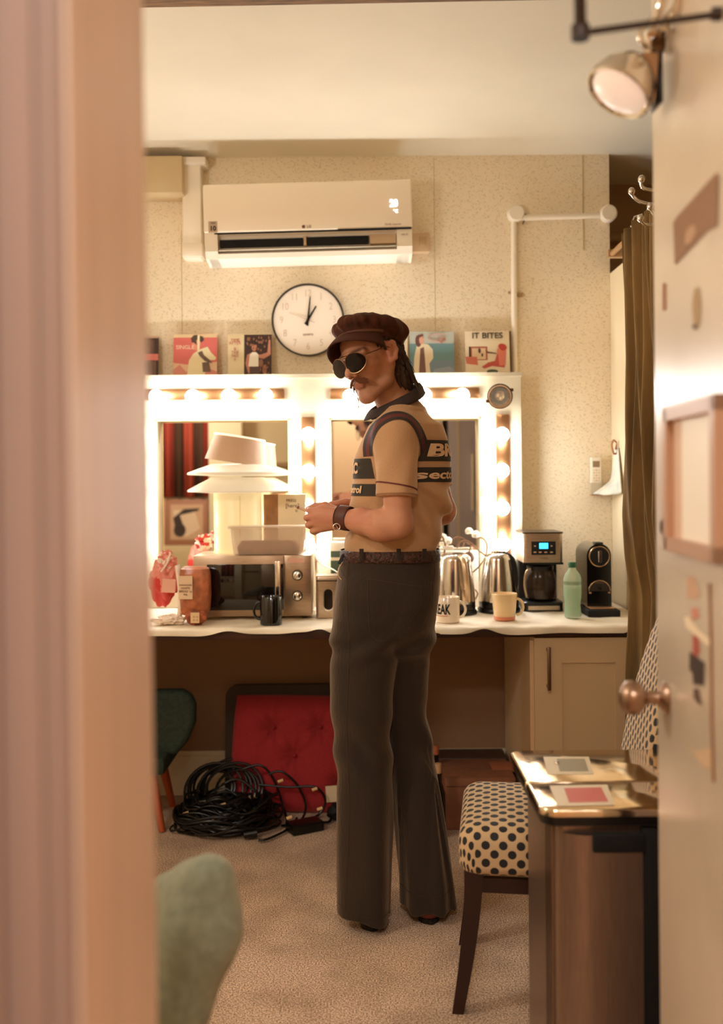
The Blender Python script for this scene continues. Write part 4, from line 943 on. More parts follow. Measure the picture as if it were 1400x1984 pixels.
# dark green chair at the left under the desk
GC = thing('green_chair', 'dark green padded chair with orange wooden legs under the desk at the left', 'chair', (at(305, 1600, 3.9).x, 3.95, 0))
GREEN = mat('dark_green_wool', (52, 66, 54), .85, noise_amt=.15, noise_scale=80)
zt3 = at(330, 1340, 3.86).z; xr = at(376, 1400, 3.86).x
def shell(u, v):
    x = xr - .24 * (1 - u) ** 1.0; z = zt3 - v * .30
    x -= (.12 * max(0, v - .45) ** 1.4) * u
    return Vector((x, 3.88 + .02 * math.sin(u * PI) - .01 * v, z))
pts = [(xr - .32, 3.88, zt3), (xr - .05, 3.88, zt3), (xr - .015, 3.88, zt3 - .02), (xr, 3.88, zt3 - .06), (xr - .002, 3.88, zt3 - .13), (xr - .03, 3.88, zt3 - .20), (xr - .075, 3.88, zt3 - .255), (xr - .32, 3.88, zt3 - .28)]
bb = MB().prism(pts, (0, .06, 0)).build('backrest', GREEN, GC)
md = bb.modifiers.new('round', 'BEVEL'); md.width = .02; md.segments = 3
MB().box((xr - .30, 3.95, zt3 - .27), (.40, .34, .07), bev=.02).build('seat', GREEN, GC)
OW = mat('orange_wood', (180, 84, 44), .4)
q0 = at(303, 1478, 3.80); q1 = at(316, 1600, 3.78)
b = MB(); b.cyl((q1.x - .004, 3.78, 0), (q1.x - .06, 3.85, zt3 - .29), .013, .020); b.build('leg', OW, GC)
b = MB(); b.cyl((q1.x - .02, 4.08, 0), (q1.x - .06, 4.03, zt3 - .29), .013, .020); b.build('leg', OW, GC)
b = MB(); b.cyl((q1.x - .40, 3.80, 0), (q1.x - .35, 3.85, zt3 - .29), .013, .020); b.build('leg', OW, GC)
# cardboard boxes and small bottles right of the man's legs
CARD = mat('brown_cardboard', (150, 96, 66), .8, noise_amt=.12, noise_scale=12)
a = at(862, 1510, 3.76); c = at(1000, 1610, 3.76)
o = lthing('cardboard_box', 'low brown cardboard box behind the patterned chair seat', 'box', ((a.x + c.x) / 2, 3.90, 0))
MB().box((0, 0, a.z / 2 + .001), (c.x - a.x, .26, a.z), bev=.003).build('box', CARD, o)
MB().box((0, -.131, a.z - .03), (c.x - a.x - .01, .003, .002)).build('fold_line', P((110, 70, 48)), o, smooth=False)
p = at(975, 1488, 3.92)
o = tag(MB().box((p.x + .03, 3.93, (a.z + p.z) / 2 + .001), (.16, .12, p.z - a.z - .002), bev=.003).build('small_carton', mat('red_brown_card', (170, 100, 66), .8)), 'small reddish carton standing on the low cardboard box', 'box')
a2 = at(878, 1462, 4.12)
CRT = lthing('storage_crate', 'dark brown crate with a handle slot against the wall under the desk', 'crate', (at(930, 1462, 4.12).x - .04, 4.14, 0))
MB().box((0, 0, a2.z / 2), (.29, .14, a2.z), bev=.006).build('crate', mat('dark_brown_plastic', (70, 48, 36), .5), CRT)
MB().box((-.05, -.071, a2.z - .035), (.10, .004, .020), bev=.001).build('handle_slot', SLOT, CRT, smooth=False)
for px, py, lab, cc in ((858, 1443, 'taller small bottle with a copper cap under the desk', (190, 110, 76)), (863, 1478, 'shorter small bottle with a cream cap under the desk', (214, 172, 128))):
    Yb = 3.95 if py < 1460 else 3.72
    if py > 1460: Yb = 3.70
    p = at(px, py, Yb); o = lthing('small_bottle', lab, 'bottle', (p.x - .030, Yb, 0), group='small bottles under the desk')
    b = MB(); h_ = p.z - .01; b.lathe([(.026, 0), (.028, .006), (.028, h_ * .62), (.012, h_ * .8), (.011, h_ * .92)], (0, 0, 0), 24); b.build('glass', mat('dark_bottle_glass', (30, 20, 16), .1), o)
    MB().lathe([(.0135, h_ * .9), (.0135, h_ + .008)], (0, 0, 0), 20).build('cap', P(cc), o)

# ================================================================ DOTTED CHAIR
def dots_mat():
    m = bpy.data.materials.new('dotted_upholstery'); m.use_nodes = True
    nt = m.node_tree; b = nt.nodes['Principled BSDF']; L = nt.links; b.inputs['Roughness'].default_value = .75; b.inputs['Sheen Weight'].default_value = .1
    uv = nt.nodes.new('ShaderNodeUVMap'); uv.uv_map = 'UVMap'
    ds = []
    for off in ((0, 0, 0), (.5, .5, 0)):
        mp = nt.nodes.new('ShaderNodeMapping'); mp.inputs['Location'].default_value = off; L.new(uv.outputs['UV'], mp.inputs['Vector'])
        fr = nt.nodes.new('ShaderNodeVectorMath'); fr.operation = 'FRACTION'; L.new(mp.outputs['Vector'], fr.inputs[0])
        di = nt.nodes.new('ShaderNodeVectorMath'); di.operation = 'DISTANCE'; L.new(fr.outputs['Vector'], di.inputs[0]); di.inputs[1].default_value = (.5, .5, 0)
        ds.append(di)
    mi = nt.nodes.new('ShaderNodeMath'); mi.operation = 'MINIMUM'; L.new(ds[0].outputs['Value'], mi.inputs[0]); L.new(ds[1].outputs['Value'], mi.inputs[1])
    r = nt.nodes.new('ShaderNodeMapRange'); r.inputs['From Min'].default_value = .225; r.inputs['From Max'].default_value = .265; L.new(mi.outputs[0], r.inputs['Value'])
    mx = nt.nodes.new('ShaderNodeMix'); mx.data_type = 'RGBA'; mx.inputs['A'].default_value = lin((26, 24, 28)); mx.inputs['B'].default_value = lin((206, 174, 132))
    L.new(r.outputs['Result'], mx.inputs['Factor']); L.new(mx.outputs['Result'], b.inputs['Base Color'])
    return m
DOTS = dots_mat()
def box_uv(ob, pu=.043, pv=.043):
    me = ob.data; uvl = me.uv_layers.new(name='UVMap')
    for p_ in me.polygons:
        n = p_.normal; ax, ay, az = abs(n.x), abs(n.y), abs(n.z)
        for li in p_.loop_indices:
            co = me.vertices[me.loops[li].vertex_index].co
            if az >= ax and az >= ay: uv = (co.x, co.y)
            elif ay >= ax: uv = (co.x, co.y - (.47 - co.z))
            else: uv = (co.x - (.47 - co.z), co.y)
            uvl.data[li].uv = (uv[0] / pu, uv[1] / pv)
th = math.atan2(.054, .40)
CH = lthing('dotted_chair', 'upholstered chair with black dots on cream fabric, between the man and the steel bin', 'chair', (.262, 2.67, 0), (0, 0, -th))
# local: x to the right (towards backrest), y away from the camera
def seat_mesh():
    prof = [(.016, -.004), (.004, .004), (0, .02), (0, .072), (.003, .088), (.010, .100), (.022, .109), (.045, .115), (.08, .119), (.12, .122), (.16, .124), (.205, .125)]
    rings = []; uvs = []; s_ = 0; ss = []
    for k in range(len(prof) - 1, -1, -1):
        if k < len(prof) - 1: s_ += math.hypot(prof[k][0] - prof[k + 1][0], prof[k][1] - prof[k + 1][1])
        ss.insert(0, s_)
    base = rrect(.232, 0, .235, .215, .045, 8); n_ = len(base); smax = .205
    for (ins, z), s_ in zip(prof, ss):
        hx_, hy_ = .235 - ins, .215 - ins; r_ = max(.002, .045 - ins * .3); r_ = min(r_, hy_ * .99)
        rg = rrect(.232, 0, hx_, hy_, r_, 8); rings.append([(x, y, .354 + z) for x, y in rg])
        row = []
        for k, (x, y) in enumerate(rg):
            q = k // 8; t = (k % 8) / 7 * PI / 2 + q * PI / 2; ext = s_ - (smax - ins)
            row.append((x + math.cos(t) * max(0, ext), y + math.sin(t) * max(0, ext)))
        uvs.append(row)
    mb = loft(MB(), rings, cap0=True, cap1=True); ob = mb.build('seat', DOTS, CH, ang=70)
    flat = [u for r_ in uvs for u in r_]; me = ob.data; uvl = me.uv_layers.new(name='UVMap')
    for lp_ in me.loops: u = flat[lp_.vertex_index]; uvl.data[lp_.index].uv = (u[0] / .043, u[1] / .043)
    return ob
seat_mesh()
path = [(.425, .42), (.428, .50), (.438, .58), (.452, .66), (.470, .74), (.492, .82), (.518, .90), (.548, .97), (.572, 1.01), (.592, 1.03)]
def back(u, v):
    k = v * (len(path) - 1); i = min(int(k), len(path) - 2); f = k - i
    x = path[i][0] * (1 - f) + path[i + 1][0] * f; z = path[i][1] * (1 - f) + path[i + 1][1] * f
    a = u * 2 * PI; hw_, ht = .21 * (1 - .05 * v), .034 * (1 - .25 * v)
    if v > .985: hw_ *= .9; ht *= .2
    ca, sa = math.cos(a), math.sin(a)
    yy = hw_ * math.copysign(abs(ca) ** .28, ca); xx = ht * math.copysign(abs(sa) ** .45, sa)
    return Vector((x + .03 + xx, yy, z))
b = MB(); b.grid(72, 46, back, closed=True); bk = b.build('backrest', DOTS, CH, ang=60)
me = bk.data; uvl = me.uv_layers.new(name='UVMap')
for p_ in me.polygons:
    for li in p_.loop_indices:
        co = me.vertices[me.loops[li].vertex_index].co
        uvl.data[li].uv = ((co.z * 1.08) / .043, (co.y / .043) if abs(p_.normal.y) < .75 else (co.x / .043))
DW = mat('dark_mahogany', (52, 26, 20), .3, noise_amt=.2, noise_scale=10, stretch=(1, 1, .2))
def leg(x0, y0, x1, y1, ztop, w0=.024, w1=.014):
    b = MB(); rings = []
    for k in range(9):
        t = k / 8; x = x0 + (x1 - x0) * t ** 1.6; y = y0 + (y1 - y0) * t; w_ = w0 + (w1 - w0) * t; z = ztop * (1 - t)
        rings.append([(x - w_, y - w_, z), (x + w_, y - w_, z), (x + w_, y + w_, z), (x - w_, y + w_, z)])
    return loft(b, rings)
leg(.035, -.175, -.008, -.185, .36).build('leg', DW, CH, ang=30); leg(.035, .175, -.005, .185, .36).build('leg', DW, CH, ang=30)
leg(.43, -.175, .50, -.185, .42).build('leg', DW, CH, ang=30); leg(.43, .175, .50, .185, .42).build('leg', DW, CH, ang=30)
MB().box2((.03, -.190, .302), (.45, -.172, .338)).build('rail', DW, CH, smooth=False); MB().box2((.03, .172, .302), (.45, .190, .338)).build('rail', DW, CH, smooth=False)
# ================================================================ STEEL BIN
zL = .68
fl = onz(1037, 1578, zL); rl = onz(1000, 1463, zL)
yF, yR = 1.95, 2.385; xl0 = .345; xr0 = .86
BN = thing('steel_bin', 'rectangular steel bin with a shiny two-flap lid standing before the dotted chair', 'bin', ((xl0 + xr0) / 2, (yF + yR) / 2, 0))
LIDM = mat('polished_lid_steel', (236, 214, 184), .10, 1.0)
BODYM = mat('brushed_bin_steel', (160, 138, 124), .36, .9, noise_amt=.08, noise_scale=40, stretch=(8, 8, .4))
cxb, cyb = (xl0 + xr0) / 2, (yF + yR) / 2
def lidpart(y0, y1, rf, rb2):
    hx, hy = (xr0 - xl0) / 2, (y1 - y0) / 2; cy = (y0 + y1) / 2
    def ring(ins, z):
        out = []
        for sx, sy, a0, r in ((1, 1, 0, rb2), (-1, 1, PI / 2, rb2), (-1, -1, PI, rf), (1, -1, 3 * PI / 2, rf)):
            for k in range(7):
                t = a0 + PI / 2 * k / 6; out.append((cxb + sx * (hx - r) + (r - ins) * math.cos(t), cy + sy * (hy - r) + (r - ins) * math.sin(t), z))
        return out
    return loft(MB(), [ring(.0, zL - .014), ring(0, zL - .004), ring(.002, zL - .001), ring(.006, zL)])
ym = onz(1018, 1516, zL).y
lidpart(yF, ym - .0015, .035, .008).build('lid_flap', LIDM, BN); lidpart(ym + .0015, yR, .008, .035).build('lid_flap', LIDM, BN)
rbox_loft(cxb, cyb, [(.5 * (xr0 - xl0) - .006, .5 * (yR - yF) - .006, zL - .034), (.5 * (xr0 - xl0) - .004, .5 * (yR - yF) - .004, zL - .014)], .035).build('lid_rim', BLACK, BN)
bx0, bx1, by0, by1 = xl0 + .035, xr0 - .02, yF + .02, yR - .05
rbox_loft((bx0 + bx1) / 2, (by0 + by1) / 2, [((bx1 - bx0) / 2, (by1 - by0) / 2, .03), ((bx1 - bx0) / 2, (by1 - by0) / 2, zL - .034)], .02).build('body', BODYM, BN)
rbox_loft((bx0 + bx1) / 2, (by0 + by1) / 2, [((bx1 - bx0) / 2 - .004, (by1 - by0) / 2 - .004, 0), ((bx1 - bx0) / 2 - .004, (by1 - by0) / 2 - .004, .03)], .02).build('base', BLACK, BN)
xp0, xp1 = bx0 + .012, at(1240, 1800, by0).x
# bowed front panel
def bow(u, v): x = xp0 + u * (xp1 - xp0); return Vector((x, by0 - .004 - .018 * math.sin(min(1, u * 3.2) * PI / 2), .05 + v * (zL - .10)))
b = MB(); b.grid(30, 6, bow); b.add([bow(0, 0) , bow(0, 1), (xp0, by0, zL - .05), (xp0, by0, .05)], [(0, 1, 2, 3)]); b.add([bow(1, 0), bow(1, 1), (xp1, by0, zL - .05), (xp1, by0, .05)], [(0, 1, 2, 3)]); b.build('front_panel', BODYM, BN)
MB().box2((xp1 + .001, by0 - .012, .03), (bx1, by0 + .005, zL - .04), bev=.003).build('dark_front_reflection', MATTEBLACK, BN)  # black strip stands in for a dark reflection on the steel front
for xx_ in (bx0 - .002,):
    for k in range(4): MB().box2((xx_ - .003, by0 + .03 + k * .022, .04), (xx_ + .003, by0 + .04 + k * .022, zL - .045)).build('side_reflection', mat('grey_reflection', (132, 108, 88), .3, .8), BN, smooth=False)  # thin strips stand in for reflections along the steel side
a = at(1147, 1614, by0 - .022); c = at(1250, 1651, by0 - .022)
MB().box(((a + c) / 2), (c.x - a.x, .012, a.z - c.z), bev=.005, seg=3).build('grip', SLOT, BN)
def ground_decal(name, quad, m, z, parent): b = MB(); b.add([tuple(onz(x, y, z).xy) + (z,) for x, y in quad], [(0, 1, 2, 3)]); return b.build(name, m, parent, smooth=False)
for quads, cols in ((((1052, 1466), (1140, 1466), (1150, 1500), (1060, 1500)), (226, 206, 170)), (((1078, 1470), (1132, 1470), (1140, 1494), (1084, 1494)), (150, 136, 104)), (((1064, 1522), (1176, 1520), (1190, 1560), (1080, 1562)), (232, 212, 182)), (((1092, 1527), (1164, 1525), (1178, 1553), (1102, 1555)), (206, 104, 92))):
    zL += .0004; ground_decal('lid_sticker', quads, P(cols), zL, BN)
zL = .68
b = MB(); b.sphere(onz(1078, 1480, zL) + Vector((0, 0, .002)), .006, sz=.6); b.build('lid_stud', CHROME, BN)

# ================================================================ DOOR
dslope = .049
DB_ = .5035 - dslope * 1.705
def dX(Y): return DB_ + dslope * Y
def dpt(px, py, off=0.0):
    q_ = at(px, py, 1.0); Y = DB_ / (q_.x - dslope); return at(px, py, Y) + Vector((-1, dslope, 0)) * off
DYE = 1.705; DY0 = 1.0; TH = .042
def dbox(mb, y0, y1, z0, z1, o0, o1, m=0):
    """box in door space: along the door, height, offset towards the camera side (-x)"""
    vs = []
    for z in (z0, z1):
        for y, o_ in ((y0, o0), (y1, o0), (y1, o1), (y0, o1)): vs.append((dX(y) - o_, y + dslope * o_, z))
    mb.add(vs, [(0, 1, 2, 3), (4, 7, 6, 5), (0, 4, 5, 1), (1, 5, 6, 2), (2, 6, 7, 3), (3, 7, 4, 0)], m); return mb
DR = thing('door_1', 'open painted door at the right edge with knob and stickers', 'door', (dX(DY0), DY0, 0)); DR['kind'] = 'structure'
del DR['category']
b = MB(); dbox(b, DY0, DYE, .008, 2.25, -TH, 0); b.build('door_leaf', DOORP, DR, smooth=False)
# knob on the door: shank, rose, oval knob
kp = dpt(1291, 1352); kd = Vector((-1, dslope, 0)).normalized(); Rk = kd.to_track_quat('Z', 'Y').to_matrix()
KM = mat('worn_satin_knob', (160, 130, 108), .3, .9)
b = MB(); b.lathe([(.026, 0), (.027, .003), (.022, .008), (.012, .014), (.0105, .030), (.014, .036), (.024, .042), (.0285, .052), (.0275, .064), (.020, .073), (.008, .077), (.001, .0775)], kp, 36, rot=Rk); b.build('door_knob', KM, DR)
e = dpt(1286, 1021); b = MB(); b.add([], []); vs = [e + Vector((dslope, 1, 0)) * (.0125 * math.cos(t)) + Vector((0, 0, .0135 * math.sin(t))) for t in [2 * PI * k / 20 for k in range(20)]]; b.prism([v + kd * .0 for v in vs], kd * .004); b.build('keyhole_cover', mat('aged_brass', (150, 112, 76), .35, .8), DR)
b = MB(); vs = [e + kd * .0045 + Vector((dslope, 1, 0)) * (.005 * math.cos(t)) + Vector((0, 0, .010 * math.sin(t))) for t in [2 * PI * k / 12 for k in range(12)]]; b.prism(vs, kd * .001); b.build('keyhole', SLOT, DR, smooth=False)
e = dpt(1288, 575); b = MB(); dbox(b, e.y - .004, e.y + .006, e.z - .022, e.z + .022, 0, .003); b.build('latch_plate', mat('brown_latch', (160, 108, 80), .5), DR, smooth=False)
def ddecal(name, pts, rgb, off=.0008):
    v = [dpt(x, y, off) for x, y in pts]; b = MB(); b.add(v, [tuple(range(len(v)))]); return b.build(name, P(rgb, .6), DR, smooth=False)
ddecal('sign_plate', [(1305, 432), (1312, 420), (1390, 333), (1393, 345), (1391, 438), (1370, 448), (1308, 514)], (150, 110, 78), .0015)
ddecal('sign_mark', [(1330, 452), (1336, 440), (1348, 434), (1350, 450), (1340, 470), (1328, 474)], (188, 148, 116), .002)
ddecal('oval_badge', [(1350 + 8.5 * math.cos(t), 597 + 42 * math.sin(t)) for t in [2 * PI * k / 20 for k in range(20)]], (176, 146, 104), .001)
ddecal('badge_hole', [(1347 + 4 * math.cos(t), 633 + 5 * math.sin(t)) for t in [2 * PI * k / 10 for k in range(10)]], (50, 34, 26), .002)
ddecal('peeling_sticker', [(1330, 1118), (1344, 1116), (1356, 1150), (1352, 1160), (1332, 1160)], (208, 168, 136))
ddecal('peeling_sticker', [(1338, 1180), (1352, 1176), (1356, 1196), (1342, 1202)], (206, 140, 116))
ddecal('peeling_sticker', [(1326, 1196), (1334, 1194), (1356, 1222), (1378, 1240), (1380, 1252), (1370, 1250), (1350, 1232), (1330, 1216)], (240, 220, 190), .0012)
ddecal('peeling_sticker', [(1342, 1230), (1354, 1234), (1356, 1262), (1350, 1278), (1342, 1268)], (176, 84, 66))
ddecal('peeling_sticker', [(1336, 1262), (1346, 1270), (1366, 1284), (1364, 1328), (1344, 1326), (1342, 1304), (1336, 1298)], (62, 44, 34), .001)
ddecal('peeling_sticker', [(1344, 1334), (1354, 1334), (1360, 1368), (1352, 1362), (1344, 1352)], (96, 70, 54), .001)
ddecal('tape_residue', [(1330, 1440), (1346, 1456), (1380, 1446), (1382, 1488), (1366, 1490), (1350, 1470)], (206, 176, 142))
b = MB(); b.tube([dpt(1378, 1130, .003), dpt(1381, 1250, .003), dpt(1382, 1400, .003), dpt(1386, 1515, .003)], .002, 6); b.build('edge_wire', P((140, 98, 66)), DR)
# picture frame on the door
PF = thing('picture_frame', 'brown picture frame with a blank pale print hanging on the door', 'picture', dpt(1306, 1070))
fy1 = dpt(1305, 900).y; fy0 = dpt(1401, 900).y - .02; fz0 = dpt(1305, 1065).z - .0; fz1 = dpt(1305, 790).z
FM = mat('pinkish_brown_frame', (188, 146, 116), .35)
b = MB(); fw = .022
for y0, y1, z0, z1 in ((fy0, fy0 + fw, fz0, fz1), (fy1 - fw, fy1, fz0, fz1), (fy0, fy1, fz0, fz0 + fw), (fy0, fy1, fz1 - fw, fz1)):
    b = MB(); dbox(b, y0, y1, z0, z1, 0.0005, .018); b.build('frame_bar', FM, PF, smooth=False)
b = MB(); dbox(b, fy0 + fw, fy1 - fw, fz0 + fw, fz1 - fw, .0005, .006); b.build('print', mat('pale_print', (250, 240, 222), .4), PF, smooth=False)
b = MB(); dbox(b, fy1 - fw - .045, fy1 - fw - .0, fz0 + fw, fz1 - fw, .006, .0068); b.build('mount_edge', P((222, 186, 160)), PF, smooth=False)
# chrome spotlight on the door's upper corner
SPL = thing('chrome_spotlight', 'chrome spotlight with a frosted lens at the top right, by the door', 'lamp', dpt(1283, 85))
Ys = 1.60
ctr = at(1205, 168, Ys); ax = Vector((-.55, -.16, -.80)).normalized(); Ra = ax.to_track_quat('Z', 'Y').to_matrix()
b = MB(); b.lathe([(.016, -.052), (.030, -.046), (.048, -.020), (.055, .004), (.0555, .014), (.052, .016), (.046, .012)], ctr, 40, rot=Ra, cap=False); b.build('reflector', CHROME, SPL)
b = MB(); b.lathe([(.0465, .012), (.036, .018), (.018, .021), (.001, .022)], ctr, 40, rot=Ra, cap=False); b.build('lens', mat('frosted_lens', (248, 226, 206), .25, emit=.12, emit_rgb=(1, .85, .75)), SPL)
hs = at(1248, 158, Ys + .01)
b = MB(); b.box(hs, (.030, .05, .078), rot=Matrix.Rotation(.1, 3, 'Y'), bev=.006); b.build('housing', mat('tan_lamp_housing', (196, 160, 128), .35, .3), SPL)
b = MB(); b.box(at(1272, 160, Ys + .01), (.005, .05, .080), bev=.001); b.build('back_plate', BLACK, SPL)
blk = dpt(1284, 82, .013); b = MB(); b.box(blk, (.026, .03, .036), bev=.003); b.build('bracket', mat('dark_chrome', (110, 84, 62), .15, 1.0), SPL)
b = MB(); b.tube([at(1255, 108, Ys), at(1255, 60, Ys - .01)], .005, 10); b.tube(smooth_path([at(1256, 95, Ys), at(1242, 80, Ys - .02), at(1240, 62, Ys - .02), at(1256, 42, Ys - .01)]), .005, 10)
for x0_, x1_ in ((1266, 1292), (1290, 1330)):
    b.tube(smooth_path([at(x0_ - 4, 66, Ys - .04), at(x0_, 42, Ys - .04), at((x0_ + x1_) / 2, 15, Ys - .07), at(x1_, -40, Ys - .09)]), .008, 12)
b.build('chrome_arm', CHROME, SPL)
b = MB(); b.tube([at(1262, 60, Ys - .02), blk], .006, 8); b.tube([at(1256, 108, Ys), hs], .006, 8); b.build('joint', CHROME, SPL)
# door closer arm (blurred black bar at the top)
DCm = mat('dark_arm_metal', (50, 34, 26), .45)
DC = thing('door_closer', 'dark angled door closer arm at the top right corner', 'door closer', dpt(1396, 27))
e0 = dpt(1396, 27, .0); el = at(1124, 64, 1.30); hd = Vector((.2195 * .985, .985, 2.34))
b = MB(); b.tube([e0 + Vector((.0, 0, 0)), el], .0045, 10); b.build('lower_arm', DCm, DC)
b = MB(); b.tube([el, hd], .0078, 10, flat=.8); b.build('upper_arm', DCm, DC)
b = MB(); b.lathe([(.012, -.008), (.012, .010)], el, 20); b.build('elbow', DCm, DC)
b = MB(); b.box(hd + Vector((0, .008, 0)), (.05, .018, .03), bev=.003); b.build('frame_shoe', DCm, DC)
b = MB(); b.lathe([(.009, 0), (.009, .012)], e0, 16, rot=Rk); b.build('door_pivot', DCm, DC)

# ================================================================ CURTAIN, RAIL, HOOKS
RX, RZ = .955, 2.145
RL = thing('curtain_rail', 'tan curtain rail running back to the alcove above the dark curtain', 'rail', (RX, 3.3, RZ))
b = MB(); b.tube([at(1184, 493, 3.85), (RX, 2.70, RZ + .05)], .010, 10); b.build('rail', mat('tan_rail', (170, 128, 84), .5), RL)
b = MB(); p = at(1186, 487, 3.85); b.box(p + Vector((.03, 0, -.01)), (.1, .03, .03), bev=.003); b.build('rail_bracket', GREY, RL)
CU = thing('curtain', 'dark olive velvet curtain bunched at the right beside the door', 'curtain', (.93, 3.1, 0))
prof_l = [(440, 1212), (560, 1212), (700, 1214), (850, 1209), (1000, 1206), (1080, 1212), (1150, 1222), (1220, 1219), (1300, 1214), (1420, 1210), (1560, 1208)]
def cur(u, v):
    # u 0 far edge .. 1 near edge ; v 0 top .. 1 bottom
    zt_c = 2.17 - .0 * u; z = zt_c * (1 - v) + .01 * v
    Y = 3.42 - u * .62
    X0 = .905 + .004 * math.sin(6 * v)
    s_ = at(1212, 900, 3.42).x
    py = EYE - z; py = 930 + py / 3.42 * F_PX
    lx = np.interp(py, [p[0] for p in prof_l], [p[1] for p in prof_l])
    X0 = (lx - 700 + (py - 930) * math.sin(ROLL)) / F_PX * 3.42
    amp = .024 * (.6 + .6 * math.sin(PI * min(1, v * 1.3)))
    ph = u * 2 * PI * 10.5 + 1.2 * math.sin(v * 4 + u * 3) + .8 * math.sin(v * 9)
    fold = amp * (1 - math.cos(ph)) * .8 * min(1, u * 6 + .15) + .010 * math.sin(u * 41 + v * 7)
    tw_ = .10 * math.sin(v * 5.2 - 1.2) * u * (1 - u)
    return Vector((X0 + fold - .02 * u * 0 + tw_ * .3 + u * .02, Y + .03 * math.sin(ph * .5 + 1) * v, z))
CURT = mat('olive_velvet', (142, 112, 70), .8, noise_amt=.3, noise_scale=5, stretch=(3, 3, .5), spec=.1)
MB().grid(260, 90, cur).build('drape', CURT, CU, ang=180, thick=.004)
b = MB()
for k in range(9):
    u = .04 + k * .115; p_ = cur(u, 0.0); b = MB(); b.tube([p_ + Vector((.0, 0, -.01)), p_ + Vector((.008, 0, .012)), Vector((RX - .03, p_.y, 2.19))], .0028, 6); b.build('curtain_hook', CHROME, CU)
# chrome coat hooks
HK = thing('coat_hooks', 'chrome curved coat hooks above the curtain beside the door', 'coat hooks', (RX, 2.74, RZ))
Yh = 2.74
b = MB(); b.cyl((RX, Yh, RZ + .03), (RX, Yh, RZ + .16), .009); b.build('post', CHROME, HK)
for pts in ([(1308, 376), (1270, 370), (1247, 365), (1241, 355), (1242, 347)], [(1308, 402), (1262, 396), (1238, 390), (1226, 380), (1223, 371)], [(1308, 428), (1272, 418), (1262, 408), (1259, 400)], [(1308, 440), (1258, 436), (1244, 430), (1240, 423)]):
    pp = smooth_path([at(x, y, Yh - .02 * i) for i, (x, y) in enumerate(pts)]); pp = [Vector((RX, Yh, pp[0].z + .0))] + pp; b = MB(); b.tube(pp, .0046, 10); b.sphere(pp[-1], .0092, sz=1.2); b.build('hook', CHROME, HK)

# ================================================================ FOREGROUND TEAL ARMCHAIR
# ================================================================ THINGS SEEN IN THE MIRRORS
FWY = YF1
WC = lthing('striped_curtain', 'red and brown striped curtain seen in the left mirror', 'curtain', (-1.31, FWY + .06, 1.215))
cols = [(150, 50, 40), (96, 66, 44), (176, 66, 50), (84, 56, 38), (186, 78, 56), (92, 60, 42), (170, 60, 46), (70, 50, 36)]
ms = [mat('stripe_%d' % i, c_, .8) for i, c_ in enumerate(cols)]
b = MB(); n = 8; 
for i in range(n * 2):
    x0_ = -.30 + i * .6 / (n * 2); dx_ = .6 / (n * 2)
    b.grid(6, 2, lambda u, v: Vector((x0_ + u * dx_, .02 * math.sin((i + u) * PI * .9), v * 1.25)), m=i // 2)
b.build('drape', ms, WC, ang=180, thick=.004)
MB().cyl((-.34, 0, 1.27), (.34, 0, 1.27), .012).build('pole', mat('tan_rail', (170, 128, 84), .5), WC)
RD = thing('radiator', 'cream panel radiator reflected in the left mirror', 'radiator', (-1.25, FWY + .04, .2))
b = MB(); b.box2((-1.72, FWY + .02, .18), (-.98, FWY + .10, .86), bev=.006)
for k in range(24): b.box2((-1.70 + k * .03, FWY + .10, .22), (-1.688 + k * .03, FWY + .108, .82))
b.build('panel', mat('cream_radiator', (224, 202, 158), .4), RD, smooth=False)
LP = lthing('framed_print', 'brown framed print standing on the radiator, seen in the left mirror', 'picture', (-1.29, FWY + .075, .862), (.08, 0, 0))
MB().box((0, 0, .17), (.31, .016, .34), bev=.002).build('frame', mat('pink_brown_board', (170, 116, 88), .5), LP)
b = MB(); cc = [(226, 196, 164), (60, 44, 36), (206, 166, 132)]
for m_i, pts in ((2, [(-.12, .04), (.12, .04), (.12, .3), (-.12, .3)]), (0, [(-.10, .26), (.06, .25), (.10, .12), (.0, .06), (-.08, .1)]), (1, [(.10, .27), (-.02, .265), (-.10, .2), (-.08, .12), (-.05, .1), (-.02, .13), (-.05, .22), (.08, .25)]), (1, ell(-.05, .11, .045, .05, 12))):
    b.add([(x, .0085 + .0005 * len(b.f), z) for x, z in pts], [tuple(range(len(pts)))], m_i)
b.build('print', [P(c_) for c_ in cc], LP, smooth=False)
MB().box((-.165, .0, .17), (.012, .02, .34)).build('frame_edge', P((220, 170, 140)), LP, smooth=False)
PL = thing('pot_plant', 'small dark green plant at the left of the mirrored print', 'plant', (-1.50, FWY + .06, .862))
b = MB(); b.lathe([(.03, 0), (.04, .08), (.036, .08), (.028, .01)], (-1.57, FWY + .06, .862), 20, cap=False); b.build('pot', P((120, 90, 70)), PL)
b = MB()
for k in range(26):
    a_ = rng.random() * 6.28; e_ = rng.uniform(.3, 1.3); L_ = rng.uniform(.08, .2); d_ = Vector((math.cos(a_) * math.cos(e_), max(-.1, math.sin(a_) * math.cos(e_)) * .4, math.sin(e_))); s_ = d_.cross(Vector((0, 1, .2))).normalized()
    o_ = Vector((-1.57, FWY + .06, .93)); b.add([o_, o_ + d_ * L_ * .5 + s_ * .016, o_ + d_ * L_, o_ + d_ * L_ * .5 - s_ * .016], [(0, 1, 2, 3)])
o = b.build('leaves', mat('dark_leaf', (52, 70, 42), .5), PL); o['kind'] = 'stuff'
w = MB(); w.box2((-1.11, FWY, 0), (-.87, FWY + .16, ZC)); struct(w.build('wall_pier', mat('cream_pier_paint', (236, 218, 180), .7), smooth=False), 'cream pier seen in the left mirror')
w = MB(); w.box2((-.87, FWY, 1.44), (-.30, FWY + .10, 1.465)); tag(w.build('wall_shelf', mat('tan_shelf', (170, 136, 92), .7), smooth=False), 'narrow tan wall shelf reflected in the left mirror', 'shelf')
